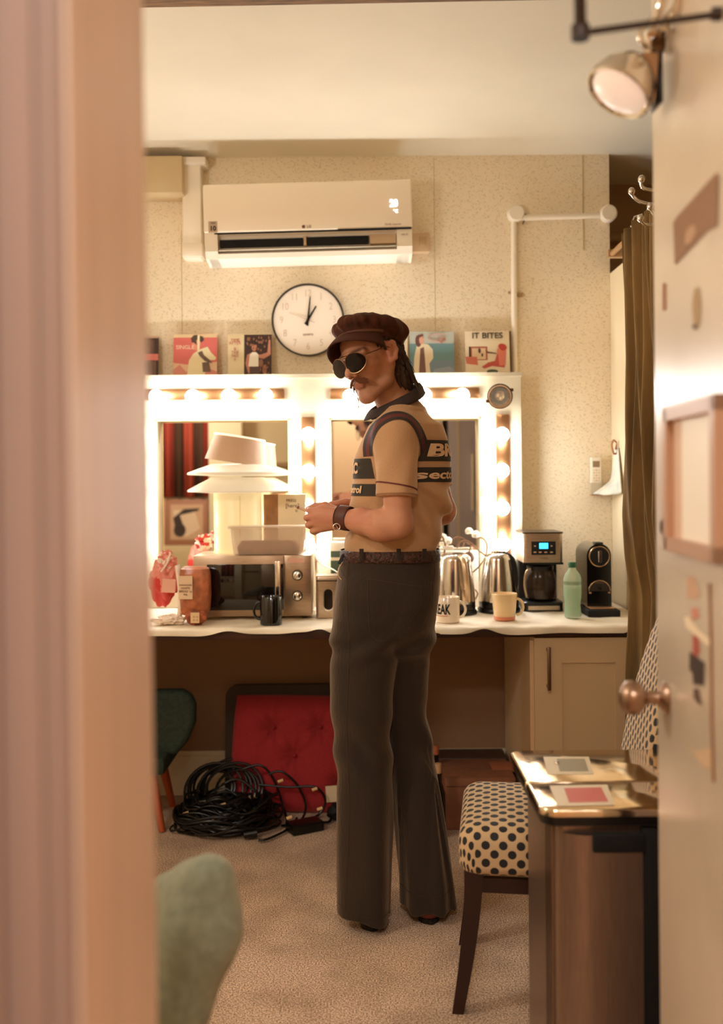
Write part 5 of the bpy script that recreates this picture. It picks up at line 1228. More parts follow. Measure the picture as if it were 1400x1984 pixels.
LV = thing('added_cupboard', 'added pale grey cupboard brought forward to catch light, reflected in the right mirror', 'cupboard', (.78, FWY, 0))
MB().box2((.585, FWY + .001, .0), (.90, 1.72, 2.15), bev=.004).build('cupboard', mat('lavender_grey_paint', (176, 160, 156), .5), LV)  # depth added so the cupboard front catches the bulb light
MB().box2((.735, 1.721, 1.12), (.75, 1.74, 1.50), bev=.003).build('handle', P((232, 214, 176)), LV)
MB().box2((.64, 1.7205, .3), (.655, 1.726, 2.1)).build('door_edge', P((206, 180, 140)), LV)
w = MB(); p_ = at(1, 1, 1)
# ================================================================ IMPLICIT SURFACES (bodies, cloth)
class Field:
    def __init__(self, xs, ys, zs):
        self.x = np.asarray(xs, np.float32); self.y = np.asarray(ys, np.float32); self.z = np.asarray(zs, np.float32)
        self.F = np.full((len(self.x), len(self.y), len(self.z)), 0.5, np.float32)
    def sl(self, lo, hi, pad):
        out = []
        for a, l, h in zip((self.x, self.y, self.z), lo, hi):
            i0 = int(np.searchsorted(a, l - pad)); i1 = int(np.searchsorted(a, h + pad)); out.append(slice(max(0, i0), max(i0 + 1, i1)))
        X = self.x[out[0]][:, None, None]; Y = self.y[out[1]][None, :, None]; Z_ = self.z[out[2]][None, None, :]
        return tuple(out), X, Y, Z_
    def comb(self, s, d, k, op='add'):
        a = self.F[s]; d = d.astype(np.float32)
        if op == 'sub': d = -d; h = np.maximum(k - np.abs(a - d), 0) / max(k, 1e-6); self.F[s] = np.maximum(a, d) + h * h * k / 4
        else: h = np.maximum(k - np.abs(a - d), 0) / max(k, 1e-6); self.F[s] = np.minimum(a, d) - h * h * k / 4
    def cone(self, a, b, ra, rb, k=.02, op='add'):
        a = np.array(a, float); b = np.array(b, float); r = max(ra, rb)
        s, X, Y, Z_ = self.sl(np.minimum(a, b) - r, np.maximum(a, b) + r, k + .012)
        ab = b - a; L2 = max(float(ab @ ab), 1e-9)
        px, py, pz = X - a[0], Y - a[1], Z_ - a[2]
        t = np.clip((px * ab[0] + py * ab[1] + pz * ab[2]) / L2, 0, 1)
        d = np.sqrt((px - t * ab[0]) ** 2 + (py - t * ab[1]) ** 2 + (pz - t * ab[2]) ** 2) - (ra + (rb - ra) * t)
        self.comb(s, d, k, op); return self
    def chain(self, pts, rs, k=.01):
        for i in range(len(pts) - 1): self.cone(pts[i], pts[i + 1], rs[i], rs[i + 1], k)
        return self
    def ell(self, c, r, R=None, k=.02, op='add'):
        c = np.array(c, float); r = np.array(r, float); m = r.max()
        s, X, Y, Z_ = self.sl(c - m, c + m, k + .012)
        px, py, pz = X - c[0], Y - c[1], Z_ - c[2]
        if R is None: q = (px, py, pz)
        else: q = tuple(R[0][i] * px + R[1][i] * py + R[2][i] * pz for i in range(3))   # columns of R are the axes
        k0 = np.sqrt((q[0] / r[0]) ** 2 + (q[1] / r[1]) ** 2 + (q[2] / r[2]) ** 2) + 1e-6
        k1 = np.sqrt((q[0] / r[0] ** 2) ** 2 + (q[1] / r[1] ** 2) ** 2 + (q[2] / r[2] ** 2) ** 2) + 1e-6
        self.comb(s, k0 * (k0 - 1) / k1, k, op); return self
    def column(self, rows, k=.02, n=2.3, ang=0.0, zlo=None, zhi=None, cutfn=None):
        """rows: (z, cx, cy, a, b) from any order; a vertical body of stacked superellipses"""
        rows = sorted(rows); zz_ = np.array([r[0] for r in rows]); g = lambda i: np.interp(self.z, zz_, [r[i] for r in rows])[None, None, :]
        s, X, Y, Z_ = self.sl((min(r[1] - r[3] for r in rows) - .05, min(r[2] - r[4] for r in rows) - .05, zz_[0]), (max(r[1] + r[3] for r in rows) + .05, max(r[2] + r[4] for r in rows) + .05, zz_[-1]), k + .012)
        cx, cy, a, b_ = (g(i)[:, :, s[2]] for i in (1, 2, 3, 4))
        dx, dy = X - cx, Y - cy
        if ang: c_, s_ = math.cos(ang), math.sin(ang); dx, dy = dx * c_ + dy * s_, -dx * s_ + dy * c_
        rho = (np.abs(dx / a) ** n + np.abs(dy / b_) ** n) ** (1 / n)
        d = (rho - 1) * np.minimum(a, b_)
        d = np.maximum(d, np.maximum(Z_ - (zhi if zhi is not None else zz_[-1]), (zlo if zlo is not None else zz_[0]) - Z_))
        if cutfn is not None: d = np.maximum(d, cutfn(X, Y, Z_))
        self.comb(s, d + 0 * X + 0 * Y, k); return self
    def mesh(self):
        F = self.F; ins = F < 0; nx, ny, nz = F.shape
        c = ins[:-1, :-1, :-1].astype(np.uint8)
        for dx in (0, 1):
            for dy in (0, 1):
                for dz in (0, 1):
                    if dx or dy or dz: c = c + ins[dx:nx - 1 + dx, dy:ny - 1 + dy, dz:nz - 1 + dz]
        act = (c > 0) & (c < 8); I, J, K = np.nonzero(act); n = len(I)
        idx = np.full(act.shape, -1, np.int32); idx[I, J, K] = np.arange(n)
        pos = np.zeros((n, 3)); cnt = np.zeros(n)
        cs = [(a, b, c_) for a in (0, 1) for b in (0, 1) for c_ in (0, 1)]
        for ax in range(3):
            for p0 in cs:
                if p0[ax]: continue
                p1 = list(p0); p1[ax] = 1
                f0 = F[I + p0[0], J + p0[1], K + p0[2]]; f1 = F[I + p1[0], J + p1[1], K + p1[2]]
                m = (f0 < 0) != (f1 < 0); t = np.where(m, f0 / np.where(f0 - f1 == 0, 1, f0 - f1), 0)
                P0 = np.stack([self.x[I + p0[0]], self.y[J + p0[1]], self.z[K + p0[2]]], 1); P1 = np.stack([self.x[I + p1[0]], self.y[J + p1[1]], self.z[K + p1[2]]], 1)
                pos += np.where(m[:, None], P0 + (P1 - P0) * t[:, None], 0); cnt += m
        pos /= cnt[:, None]
        faces = []
        for ax in range(3):
            a0 = [slice(1, -1)] * 3; a0[ax] = slice(0, -1); a1 = [slice(1, -1)] * 3; a1[ax] = slice(1, None)
            A = ins[tuple(a0)]; B = ins[tuple(a1)]
            i, j, k = np.nonzero(A != B); fl = A[i, j, k]
            off = [1, 1, 1]; off[ax] = 0; i, j, k = i + off[0], j + off[1], k + off[2]
            u, v = [(1, 2), (2, 0), (0, 1)][ax]; P_ = np.stack([i, j, k], 1)
            q = []
            for du, dv in ((1, 1), (0, 1), (0, 0), (1, 0)):
                Q = P_.copy(); Q[:, u] -= du; Q[:, v] -= dv; q.append(idx[Q[:, 0], Q[:, 1], Q[:, 2]])
            q = np.stack(q, 1); q[~fl] = q[~fl][:, ::-1]; faces.append(q)
        faces = np.concatenate(faces); faces = faces[(faces >= 0).all(1)]
        return pos, faces
def np_mesh(name, pos, faces, m, parent=None, smooth_iters=2, M=None, cols=None, label=None):
    me = bpy.data.meshes.new(name)
    if smooth_iters:
        for _ in range(smooth_iters):
            acc = np.zeros_like(pos); cn = np.zeros(len(pos))
            for a, b_ in ((0, 1), (1, 2), (2, 3), (3, 0)):
                for p_, q_ in ((a, b_), (b_, a)):
                    np.add.at(acc, faces[:, p_], pos[faces[:, q_]]); np.add.at(cn, faces[:, p_], 1)
            pos = pos * .5 + .5 * acc / np.maximum(cn, 1)[:, None]
    if M is not None: pos = pos @ np.array(M.to_3x3()).T + np.array(M.translation)
    me.vertices.add(len(pos)); me.vertices.foreach_set('co', pos.astype(np.float32).ravel())
    me.loops.add(faces.size); me.loops.foreach_set('vertex_index', faces.astype(np.int32).ravel())
    me.polygons.add(len(faces)); me.polygons.foreach_set('loop_start', np.arange(0, faces.size, 4, dtype=np.int32))
    me.polygons.foreach_set('use_smooth', np.ones(len(faces), bool)); me.update(calc_edges=True)
    if cols is not None:
        at_ = me.color_attributes.new('skin', 'FLOAT_COLOR', 'POINT'); at_.data.foreach_set('color', cols(pos).astype(np.float32).ravel())
    me.materials.append(m)
    o = bpy.data.objects.new(name, me); COL.objects.link(o)
    if parent is not None: o.parent = parent; o.matrix_parent_inverse = Matrix.Translation(parent.location).inverted() if parent.get('_abs') else Matrix.Identity(4)
    if label: o['label'] = label
    return o, pos
def bvh_of(ob): return BVHTree.FromPolygons([v.co for v in ob.data.vertices], [tuple(p_.vertices) for p_ in ob.data.polygons])

# ---------------------------------------------------------------- foreground teal armchair
TEAL = mat('teal_grey_wool', (136, 144, 124), .9, noise_amt=.12, noise_scale=60, bump=.3, bump_scale=300, sheen=.3)
AC2 = thing('teal_armchair', 'rounded teal fabric armchair in the near left foreground', 'armchair', (-.50, 1.62, 0))
Fd = Field(np.arange(-1.05, -.10, .008), np.arange(1.1, 2.0, .008), np.arange(.14, .84, .008))
top = at(425, 1668, 1.55)
Ya = 1.52
def aq(x, y, Y=Ya): v = at(x, y, Y); return (v.x, v.y, v.z)
c0_, c1_, c2_ = aq(406, 1708, 1.50), aq(392, 1800, 1.50), aq(340, 1960, 1.50)
Fd.chain([c0_, c1_, c2_], [.040, .050, .054], .05)
Fd.chain([aq(376, 1722, 1.56), aq(352, 1800, 1.60), aq(300, 1960, 1.62)], [.044, .058, .066], .06)
Fd.chain([aq(346, 1765, 1.62), aq(300, 1800, 1.7), aq(200, 1820, 1.78), aq(60, 1820, 1.8)], [.050, .060, .06, .06], .06)
Fd.chain([aq(310, 1880, 1.74), aq(180, 1900, 1.78), aq(20, 1900, 1.8)], [.06, .06, .06], .08)
Fd.ell((-.52, 1.55, .40), (.26, .28, .10), None, .04)
pos, fc = Fd.mesh(); arm_o, _ = np_mesh('upholstered_shell', pos, fc, TEAL, AC2, 3)
for x, y in ((-.70, 1.36), (-.36, 1.40), (-.72, 1.76), (-.38, 1.76)):
    b = MB(); b.cyl((x * 1.02, y, 0), (x, y, .34), .012, .02); b.build('leg', mat('orange_wood', (180, 84, 44), .4), AC2)

# ================================================================ THE MAN
MAN = thing('person', 'man in brown cap, sunglasses, cream polo shirt and flared brown trousers looking over his shoulder', 'person', (.07, 3.04, 0))
npv = lambda v: np.array(v, float)
A = lambda x, y, Y: npv(at(x, y, Y))
yaw = math.radians(50); pit = math.radians(14); rol = math.radians(12)
f0 = Vector((-math.cos(yaw), -math.sin(yaw), 0)); L0 = Vector((math.sin(yaw), -math.cos(yaw), 0)); U0 = Vector((0, 0, 1))
Fv = f0 * math.cos(pit) - U0 * math.sin(pit); Uv = U0 * math.cos(pit) + f0 * math.sin(pit)
Lv = L0 * math.cos(rol) + Uv * math.sin(rol); Uv = Fv.cross(Lv).normalized()
if Uv.z < 0: Uv = -Uv
HC = at(717, 694, 3.02)
HM_ = Matrix(((Fv.x, Lv.x, Uv.x, HC.x), (Fv.y, Lv.y, Uv.y, HC.y), (Fv.z, Lv.z, Uv.z, HC.z), (0, 0, 0, 1)))
RH = np.array(HM_.to_3x3())
h = lambda f, l, u: npv(HM_ @ Vector((f, l, u)))

# ---- body: head, neck, torso, arms, hands, legs as one surface
zs_ = np.concatenate([np.arange(.03, .95, .008), np.arange(.95, 1.10, .005), np.arange(1.10, 1.36, .003), np.arange(1.36, 1.52, .0045), np.arange(1.52, 1.84, .0025)])
B = Field(np.arange(-.19, .34, .003), np.arange(2.72, 3.36, .0034), zs_)
sL, eL, wL = A(768, 842, 2.885), A(771, 1014, 2.865), A(672, 1005, 2.965)
sR, eR, wR = A(812, 842, 3.20), A(856, 990, 3.26), A(715, 985, 3.15)
# torso and legs (inside the clothes)
rowpx = lambda y, xl, xr, Y, b_, inset=0: (at((xl + xr) / 2, y, Y).z, at((xl + xr) / 2, y, Y).x, Y, (xr - xl) / 2 / F_PX * Y - inset, b_ - inset)
torso = [rowpx(800, 745, 815, 3.06, .08), rowpx(825, 712, 858, 3.06, .135), rowpx(850, 702, 866, 3.06, .15), rowpx(885, 688, 871, 3.06, .145), rowpx(930, 684, 872, 3.06, .135), rowpx(980, 677, 868, 3.06, .128), rowpx(1030, 673, 850, 3.06, .122), rowpx(1072, 668, 842, 3.05, .115)]
B.column([(z, x, y, a - .018, b_ - .018) for z, x, y, a, b_ in torso], .03)
pelv = [rowpx(1060, 664, 846, 3.05, .112), rowpx(1090, 659, 849, 3.05, .118), rowpx(1120, 654, 850, 3.05, .128), rowpx(1150, 648, 849, 3.05, .134), rowpx(1180, 644, 846, 3.05, .132), rowpx(1215, 642, 841, 3.05, .120), rowpx(1245, 643, 838, 3.05, .10)]
B.column([(z, x, y, a - .032, b_ - .034) for z, x, y, a, b_ in pelv[:-1]], .02)
legL = [(1110, 672, 738, 3.03, .05), (1160, 655, 760, 3.01, .085), (1200, 645, 770, 3.0, .098), (1240, 641, 772, 3.0, .098), (1330, 640, 763, 3.0, .092), (1400, 641, 759, 3.0, .086), (1450, 646, 758, 3.0, .082), (1500, 651, 758, 3.0, .086), (1600, 653, 760, 3.0, .098), (1700, 651, 757, 3.0, .112), (1800, 650, 752, 3.0, .120)]
legR = [(1110, 760, 815, 3.07, .05), (1150, 748, 832, 3.08, .078), (1200, 742, 840, 3.09, .092), (1240, 742, 837, 3.09, .092), (1330, 738, 828, 3.09, .085), (1390, 740, 825, 3.09, .078), (1440, 747, 834, 3.085, .076), (1500, 756, 848, 3.08, .080), (1600, 767, 862, 3.07, .092), (1700, 774, 876, 3.06, .106), (1790, 776, 886, 3.06, .112)]
for L_, Yc in ((legL, 3.0), (legR, 3.08)):
    mid = [((a_ + b_) / 2, y) for y, a_, b_, Y, d_ in L_]
    pts = [A(mid[3][0], 1230, Yc), A(mid[5][0], 1420, Yc), A(mid[9][0], 1730, Yc)]
    B.chain(pts, [.055, .036, .030], .03)
# neck, trapezius, shoulders
B.cone(A(778, 800, 3.06), h(-.022, 0, -.06), .060, .054, .03)
B.cone(A(778, 812, 3.06), sL, .05, .055, .04); B.cone(A(785, 812, 3.06), sR, .05, .05, .04)
B.chain([sL, A(768, 930, 2.870), eL], [.052, .041, .0405], .02)
B.chain([eL, A(740, 1018, 2.885), A(700, 1010, 2.935), wL], [.0415, .045, .036, .0285], .02)
B.chain([sR, eR, A(790, 992, 3.21), wR], [.048, .044, .040, .030], .015)
# left hand
pk = [A(621, 987, 2.993), A(612, 999, 2.992), A(612, 1012, 2.996), A(620, 1024, 3.0)]
pip = [A(601, 990, 3.006), A(594, 1003, 3.006), A(597, 1017, 3.010), A(606, 1029, 3.012)]
dip = [A(597, 988, 3.032), A(596, 1005, 3.036), A(601, 1020, 3.036), A(609, 1031, 3.034)]
tip = [A(606, 986, 3.048), A(606, 1006, 3.052), A(611, 1019, 3.05), A(617, 1029, 3.046)]
root = [A(662, 996, 2.972), A(662, 1002, 2.97), A(662, 1009, 2.972), A(662, 1015, 2.978)]
for i in range(4):
    B.cone(root[i], pk[i], .0155, .0125, .014)
    B.chain([pk[i], pip[i], dip[i], tip[i]], [.0112, .0100, .0088, .0074], .003)
B.chain([A(655, 992, 2.992), A(630, 980, 3.018), A(610, 981, 3.034), A(597, 985, 3.04)], [.015, .0115, .0098, .0080], .006)
# right hand, mostly hidden behind the left one
for i, (dy, dz) in enumerate(((0, 0), (6, .008), (12, .014), (17, .018))):
    B.chain([A(700, 978 + dy, 3.13 + dz), A(664, 976 + dy, 3.095 + dz), A(643, 977 + dy, 3.07 + dz), A(630, 982 + dy, 3.058 + dz)], [.015, .0105, .0092, .0078], .005)
B.chain([A(695, 974, 3.12), A(668, 972, 3.085), A(650, 976, 3.068)], [.014, .010, .008], .006)
# head
hr = lambda c_, r_, k=.015, op='add': B.ell(h(*c_), r_, RH, k, op)
hc = lambda a_, b_, ra, rb, k=.012, op='add': B.cone(h(*a_), h(*b_), ra, rb, k, op)
hr((-.012, 0, .035), (.100, .078, .092))
hr((.030, 0, -.015), (.066, .060, .075), .02)
hc((.045, 0, -.045), (.070, 0, -.106), .040, .021, .02)
for s in (-1, 1):
    hc((-.005, s * .058, -.035), (.020, s * .050, -.080), .020, .016, .02)
    hc((.020, s * .050, -.080), (.068, s * .014, -.110), .016, .015, .02)
    hr((.060, s * .042, -.018), (.026, .024, .022), .014)
    hr((.091, s * .031, .002), (.016, .018, .012), .010, 'sub')
    hr((.080, s * .031, .001), (.012, .013, .011), .004)
    hc((.090, s * .012, .022), (.078, s * .046, .020), .011, .010, .010)
    hr((.104, s * .0115, -.038), (.010, .0075, .008), .006)
    hr((.112, s * .0065, -.0455), (.0035, .0028, .003), .002, 'sub')
    # ear
    hc((-.002, s * .074, .020), (-.014, s * .092, .018), .012, .0065, .004); hc((-.014, s * .092, .018), (-.018, s * .092, -.004), .0065, .006, .004); hc((-.018, s * .092, -.004), (-.008, s * .086, -.026), .006, .006, .004); hc((-.008, s * .086, -.026), (.002, s * .078, -.030), .007, .008, .004); hc((.004, s * .080, .016), (-.010, s * .091, .024), .0055, .006, .004); hr((-.006, s * .078, -.002), (.016, .008, .026), .004)
hc((.094, 0, .016), (.118, 0, -.026), .0085, .0095, .012); hr((.118, 0, -.030), (.0105, .0105, .0095), .008)
hc((.092, -.014, -.0655), (.092, .014, -.0655), .0058, .0058, .010); hc((.096, -.003, -.063), (.096, .003, -.063), .0055, .0055, .008)
hc((.0905, -.011, -.0745), (.0905, .011, -.0745), .0060, .0060, .008)
hc((.1005, -.022, -.0697), (.1005, .022, -.0697), .0016, .0016, .002, 'sub')
pos, fc = B.mesh()
def skin_cols(p_):
    q = (p_ - np.array(HC)) @ RH; f, l, u = q[:, 0], q[:, 1], q[:, 2]
    base = np.array(lin((198, 140, 108))[:3]); red = np.array(lin((188, 116, 96))[:3]); stub = np.array(lin((168, 120, 94))[:3]); lip = np.array(lin((178, 112, 92))[:3]); brow = np.array(lin((70, 44, 32))[:3])
    c_ = np.tile(base, (len(p_), 1))
    def mixin(w_, col): nonlocal c_; w_ = np.clip(w_, 0, 1)[:, None]; c_ = c_ * (1 - w_) + col * w_
    head = (np.abs(q) < .16).all(1)
    mixin(head * .75 * np.clip((-.040 - u) / .03, 0, 1) * (f > -.03) * np.clip((u + .15) / .03, 0, 1), stub)
    mixin(head * np.exp(-((u + .069) / .0075) ** 2) * np.exp(-(l / .022) ** 4) * (f > .085), lip)
    mixin(head * .5 * np.exp(-(((np.abs(l) - .08) / .02) ** 2)) * (np.abs(f) < .03) * (np.abs(u) < .045), red)
    mixin(head * .9 * np.exp(-((u - .027) / .006) ** 2) * np.exp(-((np.abs(l) - .032) / .020) ** 4) * (f > .06), brow)
    hand_ = (p_[:, 0] < .03) & (p_[:, 2] > 1.2) & (p_[:, 2] < 1.32); mixin(hand_ * .35, red)
    n_ = np.sin(p_[:, 0] * 90 + np.sin(p_[:, 2] * 70) * 2) * np.sin(p_[:, 2] * 83 + p_[:, 1] * 60); c_ = c_ * (1 + .03 * n_[:, None])
    return np.concatenate([c_, np.ones((len(p_), 1))], 1)
SKIN = mat('skin', (206, 152, 122), .5, attr='skin', sss=.08, bump=.12, bump_scale=260, spec=.35)
body_o, _ = np_mesh('body', pos, fc, SKIN, MAN, 1, cols=skin_cols)

# ---- polo shirt
SHc = (194, 149, 107)
SHIRT = mat('cream_jersey', SHc, .8, noise_amt=.06, noise_scale=400, bump=.10, bump_scale=500, sheen=.5)
S_ = Field(np.arange(-.10, .34, .0034), np.arange(2.76, 3.34, .0036), np.arange(1.10, 1.60, .0034))
S_.column(torso, .02, n=2.5)
S_.cone(A(776, 806, 3.06), sL + npv((0, .02, -.008)), .056, .070, .04); S_.cone(A(782, 800, 3.06), sR + npv((0, -.02, -.01)), .056, .066, .04)
S_.ell(A(842, 975, 3.08), (.026, .07, .085), None, .03)     # loose fullness at the back
S_.ell(A(838, 1018, 3.07), (.030, .075, .035), None, .03)
s2, X, Y, Z_ = S_.sl((-9, -9, -9), (9, 9, 9), 0)
def sleeve_d(a, b_, ra, rb, hem, rx=1.0):
    ab = b_ - a; L_ = np.linalg.norm(ab); u_ = ab / L_
    px, py, pz = X - a[0], Y - a[1], Z_ - a[2]; t = px * u_[0] + py * u_[1] + pz * u_[2]; tt = np.clip(t, 0, L_)
    d = np.sqrt(((px - tt * u_[0]) / rx) ** 2 + (py - tt * u_[1]) ** 2 + (pz - tt * u_[2]) ** 2) - (ra + (rb - ra) * tt / L_)
    w_ = .0022 * np.sin(np.arctan2(py, px) * 5 + t * 30) * np.clip(t / .08, 0, 1)
    return np.maximum(d + w_, t - hem), t
aL = sL + npv((0, .004, 0)); bL = A(768, 965, 2.868); dL, tL = sleeve_d(aL, bL, .066, .0585, np.linalg.norm(bL - aL) - .004, 1.0)
S_.comb(s2, dL, .016)
aR = sR; bR = sR + (eR - sR) * .70; dR, tR = sleeve_d(aR, bR, .062, .055, np.linalg.norm(bR - aR)); S_.comb(s2, dR, .02)
# draped folds on the side and back
fold = .0110 * np.sin((X * 62 + (Z_ - 1.2) * 46) + 1.5 * np.sin(Z_ * 14)) * np.clip((X - .10) / .08, 0, 1) * np.clip((1.325 - Z_) / .04, 0, 1) * np.clip((Z_ - 1.12) / .05, 0, 1)
fold = fold + .0035 * np.sin((X * 45 - (Z_) * 60)) * np.clip((.10 - X) / .06, 0, 1) * np.clip((1.30 - Z_) / .06, 0, 1)
fold = fold + .0016 * np.sin(X * 30 + Y * 25 + Z_ * 21)
S_.F += (fold * np.clip((Y - 2.90) / .04, .15, 1)).astype(np.float32)
# neck opening
S_.cone(A(765, 765, 3.06), A(778, 800, 3.06), .058, .052, .004, 'sub')
pos, fc = S_.mesh(); shirt_o, _ = np_mesh('polo_shirt', pos, fc, SHIRT, MAN, 1)
bv = bvh_of(shirt_o)
def hit_y(x, z, bvh, y0=2.5, off=.0015):
    r_ = bvh.ray_cast(Vector((x, y0, z)), Vector((0, 1, 0)))
    return None if r_[0] is None else r_[0] + Vector((r_[1].x, r_[1].y, r_[1].z)) * (off if r_[1].y < 0 else -off)
def ribbon(pts, w0, w1, bvh, Yref, off=.0016, n=8, across=4):
    """strip laid on a garment's near side along pixel points; w0..w1 across it in metres"""
    P_ = smooth_path([at(x, y, Yref) for x, y in pts], n); b = MB(); rows = []
    for i, p in enumerate(P_):
        t = (P_[min(i + 1, len(P_) - 1)] - P_[max(i - 1, 0)]); t = Vector((t.x, 0, t.z)).normalized(); nn = Vector((-t.z, 0, t.x)); row = []
        for k in range(across + 1):
            q = p + nn * (w0 + (w1 - w0) * k / across); hh = hit_y(q.x, q.z, bvh, off=off)
            row.append(hh if hh is not None else (row[-1] if row else (rows[-1][k] if rows else q)))
        rows.append(row)
    m_ = across + 1; vs = [v for r_ in rows for v in r_]
    fs = [(i * m_ + k, i * m_ + k + 1, (i + 1) * m_ + k + 1, (i + 1) * m_ + k) for i in range(len(rows) - 1) for k in range(across)]
    b.add(vs, fs); return b
DK = mat('dark_rib_knit', (58, 44, 40), .8); MAR = mat('maroon_knit', (104, 46, 42), .8)
arc = [(713, 884), (712, 866), (716, 848), (727, 828), (745, 814), (767, 808), (788, 812), (803, 826), (814, 846), (820, 866), (822, 884)]
sx_ = 2.93
for w0, w1, m_, nm in ((-.014, -.005, DK, 'armhole_band'), (-.005, .004, MAR, 'armhole_band'), (.004, .013, DK, 'armhole_band')):
    ribbon(arc, w0, w1, bv, sx_, across=3).build(nm, m_, shirt_o, ang=180, label=None)
def ring(c, axis, R_, bvh, w_, m_, name, off=.0014, seg=48):
    axis = Vector(axis).normalized(); e1 = axis.cross(Vector((0, 1, 0))).normalized(); e2 = axis.cross(e1); rows = []
    for i in range(seg):
        a_ = 2 * PI * i / seg; d_ = e1 * math.cos(a_) + e2 * math.sin(a_); row = []
        for k in (-1, 0, 1):
            o_ = Vector(c) + axis * (k * w_ / 2); r_ = bvh.ray_cast(o_ + d_ * R_, -d_)
            row.append(r_[0] + d_ * off if r_[0] is not None and (r_[0] - o_).length < R_ else None)
        rows.append(row)
    last = next((r_ for r_ in rows if all(r_)), None)
    for i in range(seg):
        if not all(rows[i]): rows[i] = rows[i - 1] if i and all(rows[i - 1]) else last
    vs = [v for r_ in rows for v in r_]; fs = [(i * 3 + k, i * 3 + k + 1, ((i + 1) % seg) * 3 + k + 1, ((i + 1) % seg) * 3 + k) for i in range(seg) for k in (0, 1)]
    MB().add(vs, fs).build(name, m_, shirt_o, ang=180)
axL = Vector(bL - aL).normalized(); LLn = np.linalg.norm(bL - aL)
axc = (axL + Vector((-.17, 0, .0))).normalized()
ring(Vector(aL) + axL * (LLn - .034), axc, .066, bv, .0045, MAR, 'cuff_line'); ring(Vector(aL) + axL * (LLn - .0085), axL, .066, bv, .003, mat('brown_stitch', (150, 104, 76), .8), 'cuff_hem')
axR = Vector(bR - aR).normalized(); ring(Vector(bR) - axR * .012, axR, .062, bv, .004, MAR, 'cuff_line')
# prints on the chest and the back
def xmap(sgn, y0, z0, off=.0016, slope=0.0):
    """flat coordinates -> shirt surface; sgn +1: on the back (seen from +x), -1: on the chest"""
    def f(u, v, w_=0):
        y = y0 + sgn * u; z = z0 + v + slope * u
        r_ = bv.ray_cast(Vector((.1 + sgn * .5, y, z)), Vector((-sgn, 0, 0)))
        if r_[0] is None: return Vector((.1 + sgn * .08, y, z))
        nn = r_[1] if r_[1].x * sgn > 0 else -r_[1]
        return r_[0] + nn * (off + max(0, w_))
    return f
PRT = mat('dark_flock_print', (56, 48, 38), .8)
for sg, rects in ((1, ((-.150, .130, 1.384, 1.446), (-.160, .130, 1.322, 1.366))), (-1, ((-.090, .120, 1.334, 1.394), (-.090, .120, 1.282, 1.318)))):
    for u0, u1, z0, z1 in rects:
        f_ = xmap(sg, 3.06, 0); b = MB(); b.grid(60, 14, lambda u, v: f_(u0 + u * (u1 - u0), z0 + v * (z1 - z0))); b.build('print_panel', PRT, shirt_o, ang=180)
LT = mat('cream_letter_print', (228, 190, 150), .8)
def stext(s, size, sg, uc, z0, sx=1, bold=0):
    f_ = xmap(sg, 3.06, z0, .0042); text_mesh(s, size, None, LT, 'print_lettering', shirt_o, bold=bold, sx=sx, align='LEFT' if sg > 0 else 'RIGHT', mapper=lambda x, y, z: f_(uc + x, y, z))
stext('BRC', .050, 1, -.138, 1.415, 1.2, .002); stext('sector', .036, 1, -.142, 1.344, 1.1, .001)
stext('BRC', .044, -1, .075, 1.364, 1.1, .002); stext('control', .030, -1, .095, 1.30, .9, .001)
# dark collar
cpt = [(0, A(813, 752, 3.08)), (45, A(800, 768, 3.005)), (90, A(765, 785, 2.978)), (135, A(733, 800, 3.0)), (180, A(716, 806, 3.05)), (225, A(728, 796, 3.10)), (270, A(765, 775, 3.135)), (315, A(800, 758, 3.12))]
cc0 = sum((p for _, p in cpt)) / 8
ring_pts = smooth_path([Vector(p) for _, p in cpt] + [Vector(cpt[0][1])], 6)[:-1]
def collar(u, v):
    n_ = len(ring_pts); i = int(round(u * n_)) % n_; p = ring_pts[i]; out = Vector((p.x - cc0[0], p.y - cc0[1], 0)).normalized(); up = Vector((0, 0, 1))
    if v < .4: t = v / .4; return p + out * (-.006) + up * (-.012 + .030 * t)
    t = (v - .4) / .6; return p + out * (-.004 + .022 * t) + up * (.019 - .034 * t + .004 * math.sin(t * PI))
MB().grid(len(ring_pts), 9, collar, closed=True).build('collar', DK, shirt_o, ang=180, thick=.003)
# ---- trousers
TR_RGB = (46, 33, 23)
TROU = mat('brown_corduroy', TR_RGB, .9, noise_amt=.14, noise_scale=12, bump=.2, bump_scale=150, stretch=(1, 1, .25), sheen=.35)
T_ = Field(np.arange(-.12, .34, .0042), np.arange(2.84, 3.24, .0045), np.arange(.008, 1.14, .0042))
T_.column(pelv[:-1] + [rowpx(1242, 643.5, 838, 3.05, .102), rowpx(1262, 652, 832, 3.05, .080), rowpx(1284, 690, 806, 3.05, .030)], .02, n=2.4, zhi=at(750, 1066, 3.05).z)
T_.ell(A(716, 1165, 2.985), (.088, .075, .085), None, .03); T_.ell(A(800, 1158, 3.0), (.068, .07, .080), None, .02)
rowsL = [rowpx(y, a_, b_, Y, d_) for y, a_, b_, Y, d_ in legL]; rowsR = [rowpx(y, a_, b_, Y, d_) for y, a_, b_, Y, d_ in legR]
zc_ = lambda x, y, Y: at(x, y, Y).z
T_.column(rowsR, .022, n=2.2, ang=.0, zlo=.012, cutfn=lambda X, Y, Z: (.036 + .06 * (Y - 3.06) - Z + 0 * X))
T_.column(rowsL, .010, n=2.2, ang=.0, zlo=.012, cutfn=lambda X, Y, Z: (.030 - .20 * (X - .04) + .06 * (Y - 3.0) - Z))
s2, X, Y, Z_ = T_.sl((-.2, 2.7, 0), (.4, 3.3, 1.2), 0)
g_ = lambda c, w: np.exp(-((Z_ - c) / w) ** 2)
kz = zc_(700, 1440, 3.0)
